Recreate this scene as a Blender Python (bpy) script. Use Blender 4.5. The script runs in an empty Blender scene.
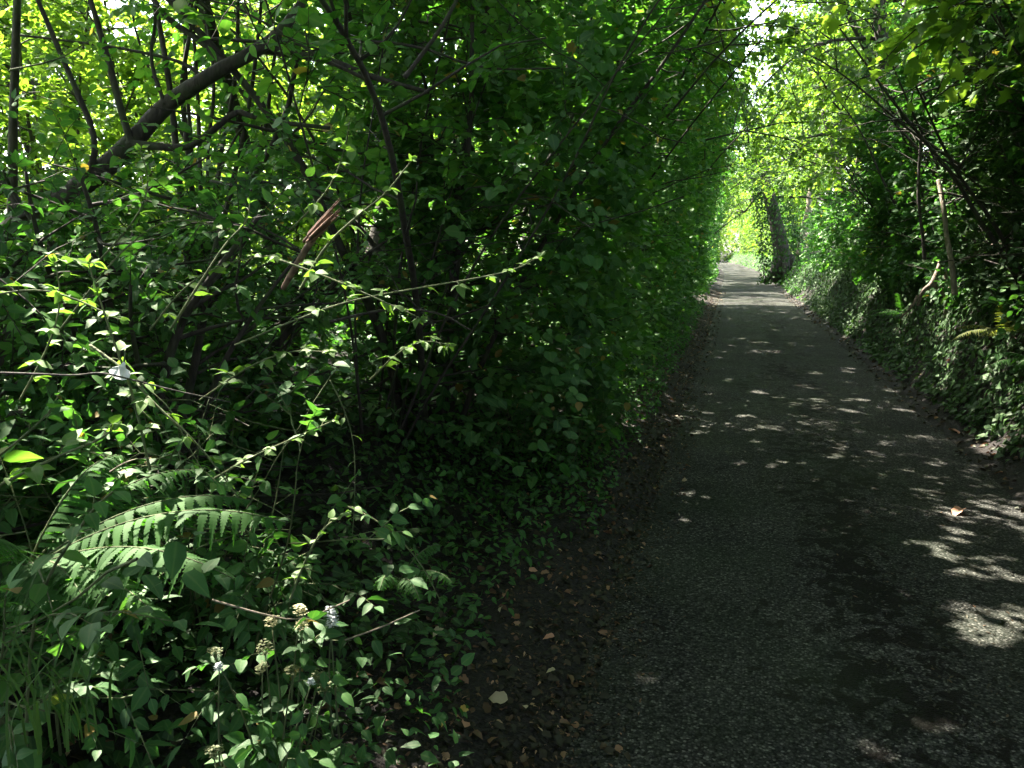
import bpy, math
import numpy as np
R = np.random.default_rng(7)
C = bpy.context.scene.collection
sc = bpy.context.scene
PI = math.pi

# ------------------------------------------------------------------ camera numbers
EYE = 1.65
FPX = 796.0
PSI, THE = math.radians(15.4), math.radians(9.55)
cps, sps, cth, sth = math.cos(PSI), math.sin(PSI), math.cos(THE), math.sin(THE)
FWD = np.array([-sps*cth, cps*cth, -sth]); RGT = np.array([cps, sps, 0.]); UPV = np.array([-sps*sth, cps*sth, cth])
EYEP = np.array([0, 0, EYE])
def P(px, py, d):
    """world point that the photograph shows at px,py, at depth d metres"""
    return EYEP + d*(FWD + RGT*((px-512)/FPX) + UPV*((384-py)/FPX))
SUN_EL, SUN_AZ = math.radians(54), (-0.86, 0.51)     # towards the sun: beyond the tall hedge, a little ahead
_h = math.hypot(*SUN_AZ)
SUN = np.array([SUN_AZ[0]/_h*math.cos(SUN_EL), SUN_AZ[1]/_h*math.cos(SUN_EL), math.sin(SUN_EL)])

# ------------------------------------------------------------------ little helpers
def nrm(v):
    return v/np.maximum(np.linalg.norm(v, axis=-1, keepdims=True), 1e-9)
def sstep(a, b, x):
    t = np.clip((x-a)/(b-a), 0, 1); return t*t*(3-2*t)
def wob(x, y, s=1.0):
    return (np.sin(x*1.7*s+y*.9*s+1.3)+np.sin(-x*.8*s+y*2.1*s+.4)+np.sin(x*3.1*s-y*1.3*s+2.)*.6+np.sin(x*5.3*s+y*4.7*s)*.35)/2.95
EL, ER = -0.53, 1.95
def bend(y):
    return np.where(y > 42, -0.0006*(y-42)**2, 0.0)
def gz(x, y):
    """height of the ground"""
    x = np.asarray(x, float); y = np.asarray(y, float)
    b = bend(y)
    u = (EL+b)-x + .07*wob(y*2.2, x, 1.0); w = x-(ER+b) + .05*wob(y*.8+3, x*.5, 1.0)
    hl = .10*sstep(-.02, .5, u)+.42*sstep(.5, 2.0, u)+.25*sstep(2, 3.2, u)
    hr = .05*sstep(-.02, .3, w)+.95*sstep(.12, .9, w)+.25*sstep(1.3, 3, w)
    off = np.clip(np.maximum(u, w), 0, 1)
    return -.035+.05*sstep(-.12, .06, np.maximum(u, w))+hl+hr+off*(.05*wob(x*1.4, y*1.4)+.025*wob(x*4, y*4))

def new_mesh(name, V, F, attrs=None, smooth=False):
    """V (n,3), F (m,k) of one polygon size or a list of such arrays"""
    me = bpy.data.meshes.new(name)
    Fs = F if isinstance(F, list) else [F]
    Fs = [f for f in Fs if len(f)]
    V = np.asarray(V, np.float32)
    me.vertices.add(len(V)); me.vertices.foreach_set('co', V.ravel())
    nl = sum(f.size for f in Fs); npoly = sum(len(f) for f in Fs)
    me.loops.add(nl); me.polygons.add(npoly)
    me.loops.foreach_set('vertex_index', np.concatenate([f.ravel() for f in Fs]).astype(np.int32))
    tot = np.concatenate([np.full(len(f), f.shape[1], np.int32) for f in Fs])
    st = np.concatenate([[0], np.cumsum(tot)[:-1]]).astype(np.int32)
    me.polygons.foreach_set('loop_start', st)
    try: me.polygons.foreach_set('loop_total', tot)
    except Exception: pass
    me.update(calc_edges=True)
    if smooth: me.polygons.foreach_set('use_smooth', np.ones(npoly, bool))
    for k, a in (attrs or {}).items():
        at = me.attributes.new(k, 'FLOAT', 'POINT'); at.data.foreach_set('value', np.asarray(a, np.float32))
    me.update()
    return me
def obj(name, me, mat, parent=None, loc=(0, 0, 0)):
    o = bpy.data.objects.new(name, me); C.objects.link(o); o.location = loc
    if mat is not None: me.materials.append(mat)
    if parent is not None: o.parent = parent
    return o
def tag(o, label, cat, group=None, kind=None):
    if label: o['label'] = label
    if cat: o['category'] = cat
    if group: o['group'] = group
    if kind: o['kind'] = kind
    return o
def thing(name, label, cat, loc, group=None):
    o = bpy.data.objects.new(name, None); C.objects.link(o); o.location = tuple(float(a) for a in loc)
    o.empty_display_size = .1
    return tag(o, label, cat, group)
def copy_thing(root, loc, rz=0, scl=1, label=None, group=None):
    r = root.copy(); C.objects.link(r); r.location = loc; r.rotation_euler = (0, 0, rz); r.scale = (scl,)*3
    if label: r['label'] = label
    if group: r['group'] = group
    for ch in root.children:
        c = ch.copy(); C.objects.link(c); c.parent = r
        for g in ch.children:
            d = g.copy(); C.objects.link(d); d.parent = c
    return r

# ------------------------------------------------------------------ materials
def mat(name):
    m = bpy.data.materials.new(name); m.use_nodes = True
    nt = m.node_tree; nt.nodes.clear()
    return m, nt, nt.nodes.new, nt.links.new
def ramp(N, stops):
    r = N('ShaderNodeValToRGB'); e = r.color_ramp.elements
    e[0].position, e[0].color = stops[0][0], (*stops[0][1], 1)
    e[1].position, e[1].color = stops[-1][0], (*stops[-1][1], 1)
    for p, c in stops[1:-1]:
        x = e.new(p); x.color = (*c, 1)
    return r
def leaf_mat(name, stops, trans, tmix=.42, rough=.6, gloss=.022, rib=0.0):
    m, nt, N, L = mat(name)
    at = N('ShaderNodeAttribute'); at.attribute_name = 'tint'
    cr = ramp(N, stops); L(at.outputs['Fac'], cr.inputs[0])
    col = cr.outputs[0]
    if rib:
        ra = N('ShaderNodeAttribute'); ra.attribute_name = 'rib'
        mr = N('ShaderNodeMapRange'); mr.inputs[1].default_value = 0; mr.inputs[2].default_value = .22
        mr.inputs[3].default_value = rib; mr.inputs[4].default_value = 0
        L(ra.outputs['Fac'], mr.inputs[0])
        mx = N('ShaderNodeMixRGB'); L(mr.outputs[0], mx.inputs[0]); L(col, mx.inputs[1]); mx.inputs[2].default_value = (.13, .2, .07, 1)
        col = mx.outputs[0]
    di = N('ShaderNodeBsdfDiffuse'); L(col, di.inputs[0])
    tm = N('ShaderNodeMixRGB'); tm.blend_type = 'MULTIPLY'; tm.inputs[0].default_value = 1
    L(col, tm.inputs[1]); tm.inputs[2].default_value = (*trans, 1)
    tr = N('ShaderNodeBsdfTranslucent'); L(tm.outputs[0], tr.inputs[0])
    ms = N('ShaderNodeMixShader'); ms.inputs[0].default_value = tmix; L(di.outputs[0], ms.inputs[1]); L(tr.outputs[0], ms.inputs[2])
    gl = N('ShaderNodeBsdfGlossy'); gl.inputs['Roughness'].default_value = rough; gl.inputs[0].default_value = (.85, .95, .8, 1)
    lw = N('ShaderNodeLayerWeight'); lw.inputs[0].default_value = .35
    ma = N('ShaderNodeMath'); ma.operation = 'MULTIPLY_ADD'; L(lw.outputs['Facing'], ma.inputs[0]); ma.inputs[1].default_value = .05; ma.inputs[2].default_value = gloss
    m2 = N('ShaderNodeMixShader'); L(ma.outputs[0], m2.inputs[0]); L(ms.outputs[0], m2.inputs[1]); L(gl.outputs[0], m2.inputs[2])
    o = N('ShaderNodeOutputMaterial'); L(m2.outputs[0], o.inputs[0])
    return m
YG = (1.8, 2.05, .7)
M = {}
M['hazel'] = leaf_mat('hazel_leaf', [(0, (.02, .07, .017)), (.5, (.043, .135, .028)), (.94, (.085, .185, .036)), (1, (.20, .15, .04))], YG, .45, rib=.35)
M['bramble'] = leaf_mat('bramble_leaf', [(0, (.017, .06, .018)), (.5, (.038, .118, .03)), (.94, (.075, .178, .045)), (1, (.19, .13, .04))], YG, .38, .58, .022, rib=.3)
M['shoot'] = leaf_mat('young_shoot_leaf', [(0, (.06, .13, .03)), (1, (.12, .21, .05))], YG, .45, .6, .025, rib=.5)
M['canopy'] = leaf_mat('canopy_leaf', [(0, (.034, .095, .018)), (.5, (.06, .138, .026)), (1, (.095, .18, .038))], (2.7, 2.35, .8), .55)
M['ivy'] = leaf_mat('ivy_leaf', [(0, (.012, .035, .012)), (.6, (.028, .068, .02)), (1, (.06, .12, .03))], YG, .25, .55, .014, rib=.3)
M['fern'] = leaf_mat('fern_leaf', [(0, (.015, .06, .012)), (1, (.042, .12, .024))], YG, .4, .7, .006)
M['fernyellow'] = leaf_mat('yellowed_fern', [(0, (.055, .085, .02)), (1, (.13, .13, .04))], YG, .4, .7, .006)
M['grass'] = leaf_mat('grass_blade', [(0, (.03, .07, .018)), (1, (.06, .12, .03))], YG, .35, .55, .012)
M['litter'] = leaf_mat('dead_leaf', [(0, (.012, .008, .006)), (.45, (.035, .02, .012)), (.75, (.11, .055, .03)), (.9, (.26, .14, .085)), (1, (.42, .30, .2))], (1.2, 1, .8), .2, .55, .03)
M['pinkleaf'] = leaf_mat('faded_pink_leaf', [(0, (.42, .20, .13)), (1, (.50, .27, .18))], (1.1, .9, .8), .25, .5, .04)
M['paleleaf'] = leaf_mat('faded_pale_leaf', [(0, (.36, .31, .2)), (1, (.45, .38, .26))], (1.1, 1, .8), .25, .5, .04)
M['yellowleaf'] = leaf_mat('yellow_leaf', [(0, (.42, .28, .06)), (1, (.5, .36, .09))], (1.2, 1.1, .6), .3, .5, .04)
M['brownleaf'] = leaf_mat('brown_leaf', [(0, (.12, .055, .028)), (1, (.19, .085, .04))], (1.2, 1, .8), .25, .5, .04)
M['petal'] = leaf_mat('cream_petal', [(0, (.42, .40, .20)), (1, (.62, .58, .38))], (1, 1, .9), .3, .5, .03)
M['greenpetal'] = leaf_mat('green_bud', [(0, (.10, .13, .05)), (1, (.24, .25, .12))], (1, 1, .9), .3, .5, .02)
M['whitepetal'] = leaf_mat('white_petal', [(0, (.62, .66, .7)), (1, (.75, .77, .8))], (1, 1, 1), .3, .5, .03)

def bark_mat(name, a, b, moss=(.035, .06, .015), mossamt=.45, sc1=6.):
    m, nt, N, L = mat(name)
    tc = N('ShaderNodeTexCoord')
    mp = N('ShaderNodeMapping'); mp.inputs['Scale'].default_value = (1, 1, .25); L(tc.outputs['Object'], mp.inputs[0])
    n1 = N('ShaderNodeTexNoise'); n1.inputs['Scale'].default_value = sc1*6; n1.inputs['Detail'].default_value = 6; L(mp.outputs[0], n1.inputs[0])
    cr = ramp(N, [(.3, a), (.7, b)]); L(n1.outputs[0], cr.inputs[0])
    n2 = N('ShaderNodeTexNoise'); n2.inputs['Scale'].default_value = sc1; n2.inputs['Detail'].default_value = 4; L(tc.outputs['Object'], n2.inputs[0])
    c2 = ramp(N, [(.5, (0, 0, 0)), (.62, (1, 1, 1))]); L(n2.outputs[0], c2.inputs[0])
    mu = N('ShaderNodeMath'); mu.operation = 'MULTIPLY'; L(c2.outputs[0], mu.inputs[0]); mu.inputs[1].default_value = mossamt
    mx = N('ShaderNodeMixRGB'); L(mu.outputs[0], mx.inputs[0]); L(cr.outputs[0], mx.inputs[1]); mx.inputs[2].default_value = (*moss, 1)
    bp = N('ShaderNodeBump'); bp.inputs['Strength'].default_value = .7; bp.inputs['Distance'].default_value = .02; L(n1.outputs[0], bp.inputs['Height'])
    b_ = N('ShaderNodeBsdfPrincipled'); L(mx.outputs[0], b_.inputs['Base Color']); L(bp.outputs[0], b_.inputs['Normal'])
    b_.inputs['Roughness'].default_value = .85
    o = N('ShaderNodeOutputMaterial'); L(b_.outputs[0], o.inputs[0])
    return m
M['bark'] = bark_mat('bark', (.009, .0075, .006), (.045, .036, .027))
M['palebark'] = bark_mat('pale_bark', (.10, .085, .06), (.27, .23, .17), mossamt=.3)
M['deadwood'] = bark_mat('dead_wood', (.05, .03, .02), (.22, .14, .09), mossamt=.15)
M['redwood'] = bark_mat('torn_red_wood', (.06, .03, .018), (.19, .095, .055), mossamt=0, sc1=12)
M['rootwood'] = bark_mat('bare_root', (.07, .05, .04), (.26, .19, .155), mossamt=.08, sc1=10)
M['cane'] = bark_mat('green_cane', (.045, .07, .025), (.11, .13, .05), mossamt=0)
M['twig'] = bark_mat('twig_bark', (.03, .025, .015), (.10, .08, .05))
M['graywood'] = bark_mat('weathered_rail', (.14, .13, .11), (.32, .29, .25), mossamt=.3)

def ground_mat():
    m, nt, N, L = mat('soil')
    tc = N('ShaderNodeTexCoord')
    n1 = N('ShaderNodeTexNoise'); n1.inputs['Scale'].default_value = 9; n1.inputs['Detail'].default_value = 8; L(tc.outputs['Object'], n1.inputs[0])
    n2 = N('ShaderNodeTexNoise'); n2.inputs['Scale'].default_value = 60; n2.inputs['Detail'].default_value = 4; L(tc.outputs['Object'], n2.inputs[0])
    cr = ramp(N, [(.3, (.004, .0035, .003)), (.55, (.009, .0075, .006)), (.75, (.02, .016, .012))]); L(n1.outputs[0], cr.inputs[0])
    c2 = ramp(N, [(.5, (0, 0, 0)), (.75, (.5, .5, .5))]); L(n2.outputs[0], c2.inputs[0])
    mx = N('ShaderNodeMixRGB'); L(c2.outputs[0], mx.inputs[0]); L(cr.outputs[0], mx.inputs[1]); mx.inputs[2].default_value = (.045, .034, .025, 1)
    # grass fields well away from the lane
    sx = N('ShaderNodeSeparateXYZ'); L(tc.outputs['Object'], sx.inputs[0])
    ab = N('ShaderNodeMath'); ab.operation = 'ABSOLUTE'; L(sx.outputs[0], ab.inputs[0])
    mr = N('ShaderNodeMapRange'); mr.inputs[1].default_value = 3.6; mr.inputs[2].default_value = 5.5; L(ab.outputs[0], mr.inputs[0])
    m2 = N('ShaderNodeMixRGB'); L(mr.outputs[0], m2.inputs[0]); L(mx.outputs[0], m2.inputs[1]); m2.inputs[2].default_value = (.07, .13, .03, 1)
    bp = N('ShaderNodeBump'); bp.inputs['Strength'].default_value = .8; bp.inputs['Distance'].default_value = .03; L(n2.outputs[0], bp.inputs['Height'])
    b_ = N('ShaderNodeBsdfPrincipled'); L(m2.outputs[0], b_.inputs['Base Color']); L(bp.outputs[0], b_.inputs['Normal']); b_.inputs['Roughness'].default_value = .95
    o = N('ShaderNodeOutputMaterial'); L(b_.outputs[0], o.inputs[0])
    return m
M['soil'] = ground_mat()

def asphalt_mat():
    m, nt, N, L = mat('worn_asphalt')
    tc = N('ShaderNodeTexCoord')
    vo = N('ShaderNodeTexVoronoi'); vo.inputs['Scale'].default_value = 100; L(tc.outputs['Object'], vo.inputs[0])
    sp = N('ShaderNodeSeparateColor'); L(vo.outputs['Color'], sp.inputs[0])
    chips = ramp(N, [(0, (.012, .0125, .012)), (.5, (.043, .0445, .042)), (.85, (.078, .077, .073)), (1, (.18, .175, .165))]); L(sp.outputs[0], chips.inputs[0])
    # binder between the chips
    edge = ramp(N, [(.3, (1, 1, 1)), (.7, (.3, .3, .3))]); L(vo.outputs['Distance'], edge.inputs[0])
    vs = N('ShaderNodeMath'); vs.operation = 'MULTIPLY'; vs.inputs[1].default_value = 1
    mu = N('ShaderNodeMixRGB'); mu.blend_type = 'MULTIPLY'; mu.inputs[0].default_value = .75; L(chips.outputs[0], mu.inputs[1]); L(edge.outputs[0], mu.inputs[2])
    # broad wear
    n1 = N('ShaderNodeTexNoise'); n1.inputs['Scale'].default_value = 1.6; n1.inputs['Detail'].default_value = 6; L(tc.outputs['Object'], n1.inputs[0])
    w1 = ramp(N, [(.3, (.7, .74, .7)), (.7, (1.25, 1.25, 1.2))]); L(n1.outputs[0], w1.inputs[0])
    m1 = N('ShaderNodeMixRGB'); m1.blend_type = 'MULTIPLY'; m1.inputs[0].default_value = 1; L(mu.outputs[0], m1.inputs[1]); L(w1.outputs[0], m1.inputs[2])
    # moss and rotted leaf along the crown of the lane, where no wheel runs
    sx = N('ShaderNodeSeparateXYZ'); L(tc.outputs['Object'], sx.inputs[0])
    mapn = N('ShaderNodeMapping'); mapn.inputs['Scale'].default_value = (1, .35, 1); L(tc.outputs['Object'], mapn.inputs[0])
    n2 = N('ShaderNodeTexNoise'); n2.inputs['Scale'].default_value = 2.2; n2.inputs['Detail'].default_value = 5; L(mapn.outputs[0], n2.inputs[0])
    su = N('ShaderNodeMath'); su.operation = 'SUBTRACT'; L(sx.outputs[0], su.inputs[0]); su.inputs[1].default_value = .74
    ab = N('ShaderNodeMath'); ab.operation = 'ABSOLUTE'; L(su.outputs[0], ab.inputs[0])
    mr = N('ShaderNodeMapRange'); mr.inputs[1].default_value = .05; mr.inputs[2].default_value = .75; mr.inputs[3].default_value = 1; mr.inputs[4].default_value = 0; mr.clamp = True; L(ab.outputs[0], mr.inputs[0])
    n3 = N('ShaderNodeTexNoise'); n3.inputs['Scale'].default_value = 9; n3.inputs['Detail'].default_value = 9; n3.inputs['Roughness'].default_value = .66; n3.inputs['Distortion'].default_value = .6; L(tc.outputs['Object'], n3.inputs[0])
    n3c = N('ShaderNodeMath'); n3c.operation = 'MULTIPLY_ADD'; L(n3.outputs[0], n3c.inputs[0]); n3c.inputs[1].default_value = 2.4; n3c.inputs[2].default_value = -.95
    ad = N('ShaderNodeMath'); ad.operation = 'MULTIPLY_ADD'; L(n2.outputs[0], ad.inputs[0]); ad.inputs[1].default_value = 1.0; L(n3c.outputs[0], ad.inputs[2])
    ad2 = N('ShaderNodeMath'); ad2.operation = 'MULTIPLY_ADD'; L(mr.outputs[0], ad2.inputs[0]); ad2.inputs[1].default_value = .34; L(ad.outputs[0], ad2.inputs[2])
    cm = ramp(N, [(.53, (0, 0, 0)), (.565, (.93, .93, .93))])
    dv = N('ShaderNodeMath'); dv.operation = 'MULTIPLY'; L(ad2.outputs[0], dv.inputs[0]); dv.inputs[1].default_value = .5; L(dv.outputs[0], cm.inputs[0])
    dirt = ramp(N, [(.4, (.003, .003, .003)), (.72, (.014, .012, .010))]); L(n3.outputs[0], dirt.inputs[0])
    m2 = N('ShaderNodeMixRGB'); L(cm.outputs[0], m2.inputs[0]); L(m1.outputs[0], m2.inputs[1]); L(dirt.outputs[0], m2.inputs[2])
    # thin green algae near both edges and in the hollows
    n4 = N('ShaderNodeTexNoise'); n4.inputs['Scale'].default_value = .9; n4.inputs['Detail'].default_value = 5; L(tc.outputs['Object'], n4.inputs[0])
    c4 = ramp(N, [(.42, (0, 0, 0)), (.66, (.3, .3, .3))]); L(n4.outputs[0], c4.inputs[0])
    m3 = N('ShaderNodeMixRGB'); L(c4.outputs[0], m3.inputs[0]); L(m2.outputs[0], m3.inputs[1]); m3.inputs[2].default_value = (.034, .05, .025, 1)
    bp = N('ShaderNodeBump'); bp.inputs['Strength'].default_value = .9; bp.inputs['Distance'].default_value = .006; bp.invert = True; L(vo.outputs['Distance'], bp.inputs['Height'])
    b2 = N('ShaderNodeBump'); b2.inputs['Strength'].default_value = .6; b2.inputs['Distance'].default_value = .02; L(n3.outputs[0], b2.inputs['Height']); L(bp.outputs[0], b2.inputs['Normal'])
    b_ = N('ShaderNodeBsdfPrincipled'); L(m3.outputs[0], b_.inputs['Base Color']); L(b2.outputs[0], b_.inputs['Normal'])
    b_.inputs['Roughness'].default_value = .85; b_.inputs['Specular IOR Level'].default_value = .1
    o = N('ShaderNodeOutputMaterial'); L(b_.outputs[0], o.inputs[0])
    return m
M['asphalt'] = asphalt_mat()

# ------------------------------------------------------------------ leaves
def leaf_template(ys, hw, fold=.25, curl=.18, tri_simple=False):
    """one leaf of unit length along +y; returns V, F(tris), rib"""
    ys = np.asarray(ys, float); hw = np.asarray(hw, float); n = len(ys)
    V, rib = [], []
    for y, h in zip(ys, hw): V.append((0, y, -curl*y*y)); rib.append(0)
    mid = list(range(n)); lf, rt = {}, {}
    for s, dct in ((-1, lf), (1, rt)):
        for i in range(1, n-1):
            dct[i] = len(V); V.append((s*hw[i], ys[i]-.02, -curl*ys[i]**2+fold*hw[i]-.35*fold*hw[i]*abs(hw[i])/max(hw))); rib.append(1)
    F = []
    for dct, fl in ((lf, 0), (rt, 1)):
        t = [(0, 1, dct[1])]
        for i in range(1, n-2):
            t += [(i, i+1, dct[i+1]), (i, dct[i+1], dct[i])]
        t += [(n-2, n-1, dct[n-2])]
        F += [(a, c, b) if fl == 0 else (a, b, c) for a, b, c in t]
    return np.array(V), np.array(F), np.array(rib, float)
LT = {
 'hazel': leaf_template([0, .16, .42, .72, 1], [0, .30, .42, .31, 0], .22, .2),
 'ovate': leaf_template([0, .18, .45, .75, 1], [0, .24, .29, .17, 0], .3, .28),
 'lance': leaf_template([0, .2, .5, 1], [0, .15, .17, 0], .4, .4),
 'ivy': leaf_template([0, .12, .4, .68, 1], [0, .42, .34, .22, 0], .2, .12),
 'mid': leaf_template([0, .3, .7, 1], [0, .36, .3, 0], .25, .2),
 'maple': leaf_template([0, .1, .3, .45, .6, .74, 1], [0, .42, .30, .52, .22, .26, 0], .15, .2),
}
LT['dry'] = leaf_template([0, .12, .3, .5, .7, .88, 1], [0, .2, .33, .27, .30, .12, 0], .75, .45)
def _far():
    V = np.array([(0, 0, 0), (-.38, .45, .06), (.38, .45, .06), (0, 1, -.15)]); return V, np.array([(0, 3, 1), (0, 2, 3)]), np.array([0, 1, 1, 0.])
LT['far'] = _far()

def build_leaves(name, pos, d, n, size, tint, tmpl, origin):
    V, F, rib = LT[tmpl]
    side = nrm(np.cross(d, n)); n2 = np.cross(side, d)
    W = (side[:, None, :]*V[None, :, 0:1]+d[:, None, :]*V[None, :, 1:2]+n2[:, None, :]*V[None, :, 2:3])*size[:, None, None]+pos[:, None, :]-np.asarray(origin)[None, None, :]
    nV = len(V); k = len(pos)
    FF = (F[None]+np.arange(k)[:, None, None]*nV).reshape(-1, 3)
    return new_mesh(name, W.reshape(-1, 3), FF, {'tint': np.repeat(tint, nV), 'rib': np.tile(rib, k)})

class Wood:
    def __init__(s): s.V = []; s.F = []; s.T = []; s.n = 0
    def tube(s, pts, rad, sides=6, cap=True):
        pts = np.asarray(pts, float); rad = np.broadcast_to(np.asarray(rad, float), (len(pts),))
        t = np.gradient(pts, axis=0); t = nrm(t)
        ref = np.array([0., 0, 1]) if abs(t[0][2]) < .9 else np.array([1., 0, 0])
        a = nrm(np.cross(t, ref)); b = np.cross(t, a)
        ang = np.arange(sides)*2*PI/sides
        ring = pts[:, None]+rad[:, None, None]*(a[:, None]*np.cos(ang)[None, :, None]+b[:, None]*np.sin(ang)[None, :, None])
        k = len(pts); idx = np.arange(k*sides).reshape(k, sides)+s.n
        f = np.stack([idx[:-1], np.roll(idx[:-1], -1, 1), np.roll(idx[1:], -1, 1), idx[1:]], -1).reshape(-1, 4)
        s.V.append(ring.reshape(-1, 3)); s.F.append(f); s.n += k*sides
        if cap:
            s.V.append(pts[[0, -1]]); c0, c1 = s.n, s.n+1; s.n += 2
            s.T.append(np.array([(c0, idx[0][(i+1) % sides], idx[0][i]) for i in range(sides)]+[(c1, idx[-1][i], idx[-1][(i+1) % sides]) for i in range(sides)]))
    def prisms(s, P0, P1, P2, r):
        """many thin three-sided twigs at once"""
        k = len(P0)
        if not k: return
        d = nrm(P2-P0); ref = np.where(np.abs(d[:, 2:3]) < .9, np.array([[0., 0, 1]]), np.array([[1., 0, 0]]))
        a = nrm(np.cross(d, ref)); b = np.cross(d, a)
        rings = []
        for p, q in ((P0, 1), (P1, .8), (P2, .3)):
            for t in range(3):
                rings.append(p+r[:, None]*q*(a*math.cos(t*2*PI/3)+b*math.sin(t*2*PI/3)))
        V = np.stack(rings, 1).reshape(-1, 3)
        f0 = []
        for lv in range(2):
            for t in range(3):
                f0.append((lv*3+t, lv*3+(t+1) % 3, lv*3+3+(t+1) % 3, lv*3+3+t))
        F = (np.array(f0)[None]+np.arange(k)[:, None, None]*9).reshape(-1, 4)+s.n
        s.V.append(V); s.F.append(F); s.n += len(V)
    def mesh(s, name, origin=(0, 0, 0), bumpy=0., seed=0):
        V = np.concatenate(s.V)
        if bumpy:
            V = V+bumpy*np.stack([wob(V[:, 2]*3+seed, V[:, 0]*9, 1.), wob(V[:, 2]*2.6+seed+5, V[:, 1]*9, 1.), 0*V[:, 0]], -1)
        T = s.T
        return new_mesh(name, V-np.asarray(origin), [np.concatenate(s.F)]+([np.concatenate(T)] if T else []), smooth=True)

def wander(rng, p, d, L, n=6, jit=.15, trop=(0, 0, 0)):
    p = np.array(p, float); d = np.array(d, float); d /= np.linalg.norm(d)
    out = [p.copy()]; st = L/n; tr = np.array(trop)
    J = rng.normal(0, jit, (n, 3))
    for i in range(n):
        d = d+J[i]+tr/n; d /= np.linalg.norm(d); p = p+d*st; out.append(p.copy())
    return np.array(out)
def smooth(pts, k=1):
    for _ in range(k):
        q = [pts[0]]
        for a, b in zip(pts[:-1], pts[1:]): q += [a*.75+b*.25, a*.25+b*.75]
        pts = np.array(q+[pts[-1]])
    return pts
def along(pts, t):
    """point and direction at fraction t"""
    x = t*(len(pts)-1); i = min(int(x), len(pts)-2); f = x-i
    return pts[i]*(1-f)+pts[i+1]*f, nrm(pts[i+1]-pts[i])

def sprays(rng, tp, td, length=.42, nleaf=12, size=(.05, .09), droop=.25, jit=.3, flat=1.0, tint=(.5, .2), a=55):
    """leafy twigs: alternate leaves along each twig. Returns leaf arrays and twig polylines"""
    k = len(tp); tp = np.asarray(tp); td = nrm(np.asarray(td))
    up = np.array([0., 0, 1])
    Ls = length*rng.uniform(.6, 1.25, k)
    side = np.cross(td, up); side = np.where(np.linalg.norm(side, axis=1, keepdims=True) < .2, np.array([[1., 0, 0]]), side); side = nrm(side)
    u2 = np.cross(side, td)
    roll = rng.normal(0, .35, k)[:, None]
    side, u2 = side*np.cos(roll)+u2*np.sin(roll), u2*np.cos(roll)-side*np.sin(roll)
    s = np.linspace(.1, 1, nleaf)[None]+rng.normal(0, .02, (k, nleaf))
    pos = tp[:, None]+td[:, None]*(s*Ls[:, None])[..., None]-up*(droop*Ls[:, None]*s*s)[..., None]
    sg = np.where(np.arange(nleaf) % 2 == 0, 1., -1.)[None]*np.ones((k, 1)); sg[:, -1] = 0
    an = np.radians(a+rng.normal(0, 12, (k, nleaf)))
    fw = np.where(sg == 0, 1, np.cos(an)); sd = sg*np.sin(an)
    ld = td[:, None]*fw[..., None]+side[:, None]*sd[..., None]+rng.normal(0, jit, (k, nleaf, 3))-up*(droop*.9*rng.uniform(.2, 1.6, (k, nleaf)))[..., None]
    ln = u2[:, None]*flat*.7+up*.5+rng.normal(0, jit*1.2, (k, nleaf, 3))
    sz = rng.uniform(*size, (k, nleaf))*(1-.25*np.abs(s-.55))
    ti = np.clip(rng.normal(tint[0], tint[1], (k, 1))+rng.normal(0, .12, (k, nleaf))+.12*(s-.5), 0, 1)
    ld = nrm(ld); ln = nrm(ln-ld*np.sum(ln*ld, -1, keepdims=True))
    ti = np.where(rng.random((k, nleaf)) < .012, 1., np.minimum(ti, .94))
    f = lambda x: x.reshape(-1, 3)
    tw = (tp, tp+td*(Ls*.5)[:, None]-up*(droop*Ls*.25)[:, None], tp+td*Ls[:, None]-up*(droop*Ls)[:, None])
    return [f(pos), f(ld), f(ln), sz.ravel(), ti.ravel()], tw

# ------------------------------------------------------------------ gaps in the leaves through which the sun reaches the place
GAPS = []        # (point, radius)
def gap(p, r): GAPS.append((np.asarray(p, float), r))
def sun_keep(pos, ld=None, sz=None, t0=.12):
    keep = np.ones(len(pos), bool)
    c = pos if ld is None else pos+ld*(sz*.5)[:, None]
    ex = 0 if sz is None else .3*sz
    for p, r in GAPS:
        v = c-p; t = v@SUN
        q = v-t[:, None]*SUN
        keep &= ~((t > t0) & ((q*q).sum(1) < (r+ex)**2))
    return keep
def filt(lv, keep): return [a[keep] for a in lv]

def ground_at(px, py):
    d = FWD+RGT*((px-512)/FPX)+UPV*((384-py)/FPX)
    t = -EYE/d[2]; return EYEP+d*t
# flecks of sun on the lane
for px, py, r in [(690, 492, .05), (704, 494, .05), (686, 519, .045), (712, 413, .06), (700, 433, .06), (745, 417, .05), (760, 393, .09), (795, 404, .06),
                  (838, 325, .14), (775, 330, .10), (806, 345, .12), (800, 372, .12), (818, 373, .10), (850, 371, .08), (872, 345, .09), (890, 390, .10),
                  (800, 423, .07), (780, 465, .05), (838, 456, .06), (840, 447, .05), (888, 441, .05), (932, 462, .07), (880, 455, .05), (928, 437, .06),
                  (955, 534, .06), (946, 555, .05), (968, 574, .055), (985, 575, .045), (990, 622, .06), (1005, 630, .06), (985, 628, .05), (1010, 640, .05),
                  (1012, 575, .05), (940, 722, .035), (873, 752, .035), (925, 545, .04), (700, 764, .03), (640, 676, .02), (975, 634, .05), (1020, 612, .05),
                  (770, 312, .2), (800, 318, .2), (760, 352, .1), (730, 380, .07), (820, 400, .06), (755, 440, .05), (905, 410, .07), (860, 400, .06)]:
    c0 = ground_at(px, py)
    for _ in range(4):
        gap(c0+np.array([R.normal(0, r*.9), R.normal(0, r*.9), 0]), r*R.uniform(.12, .5))
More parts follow.
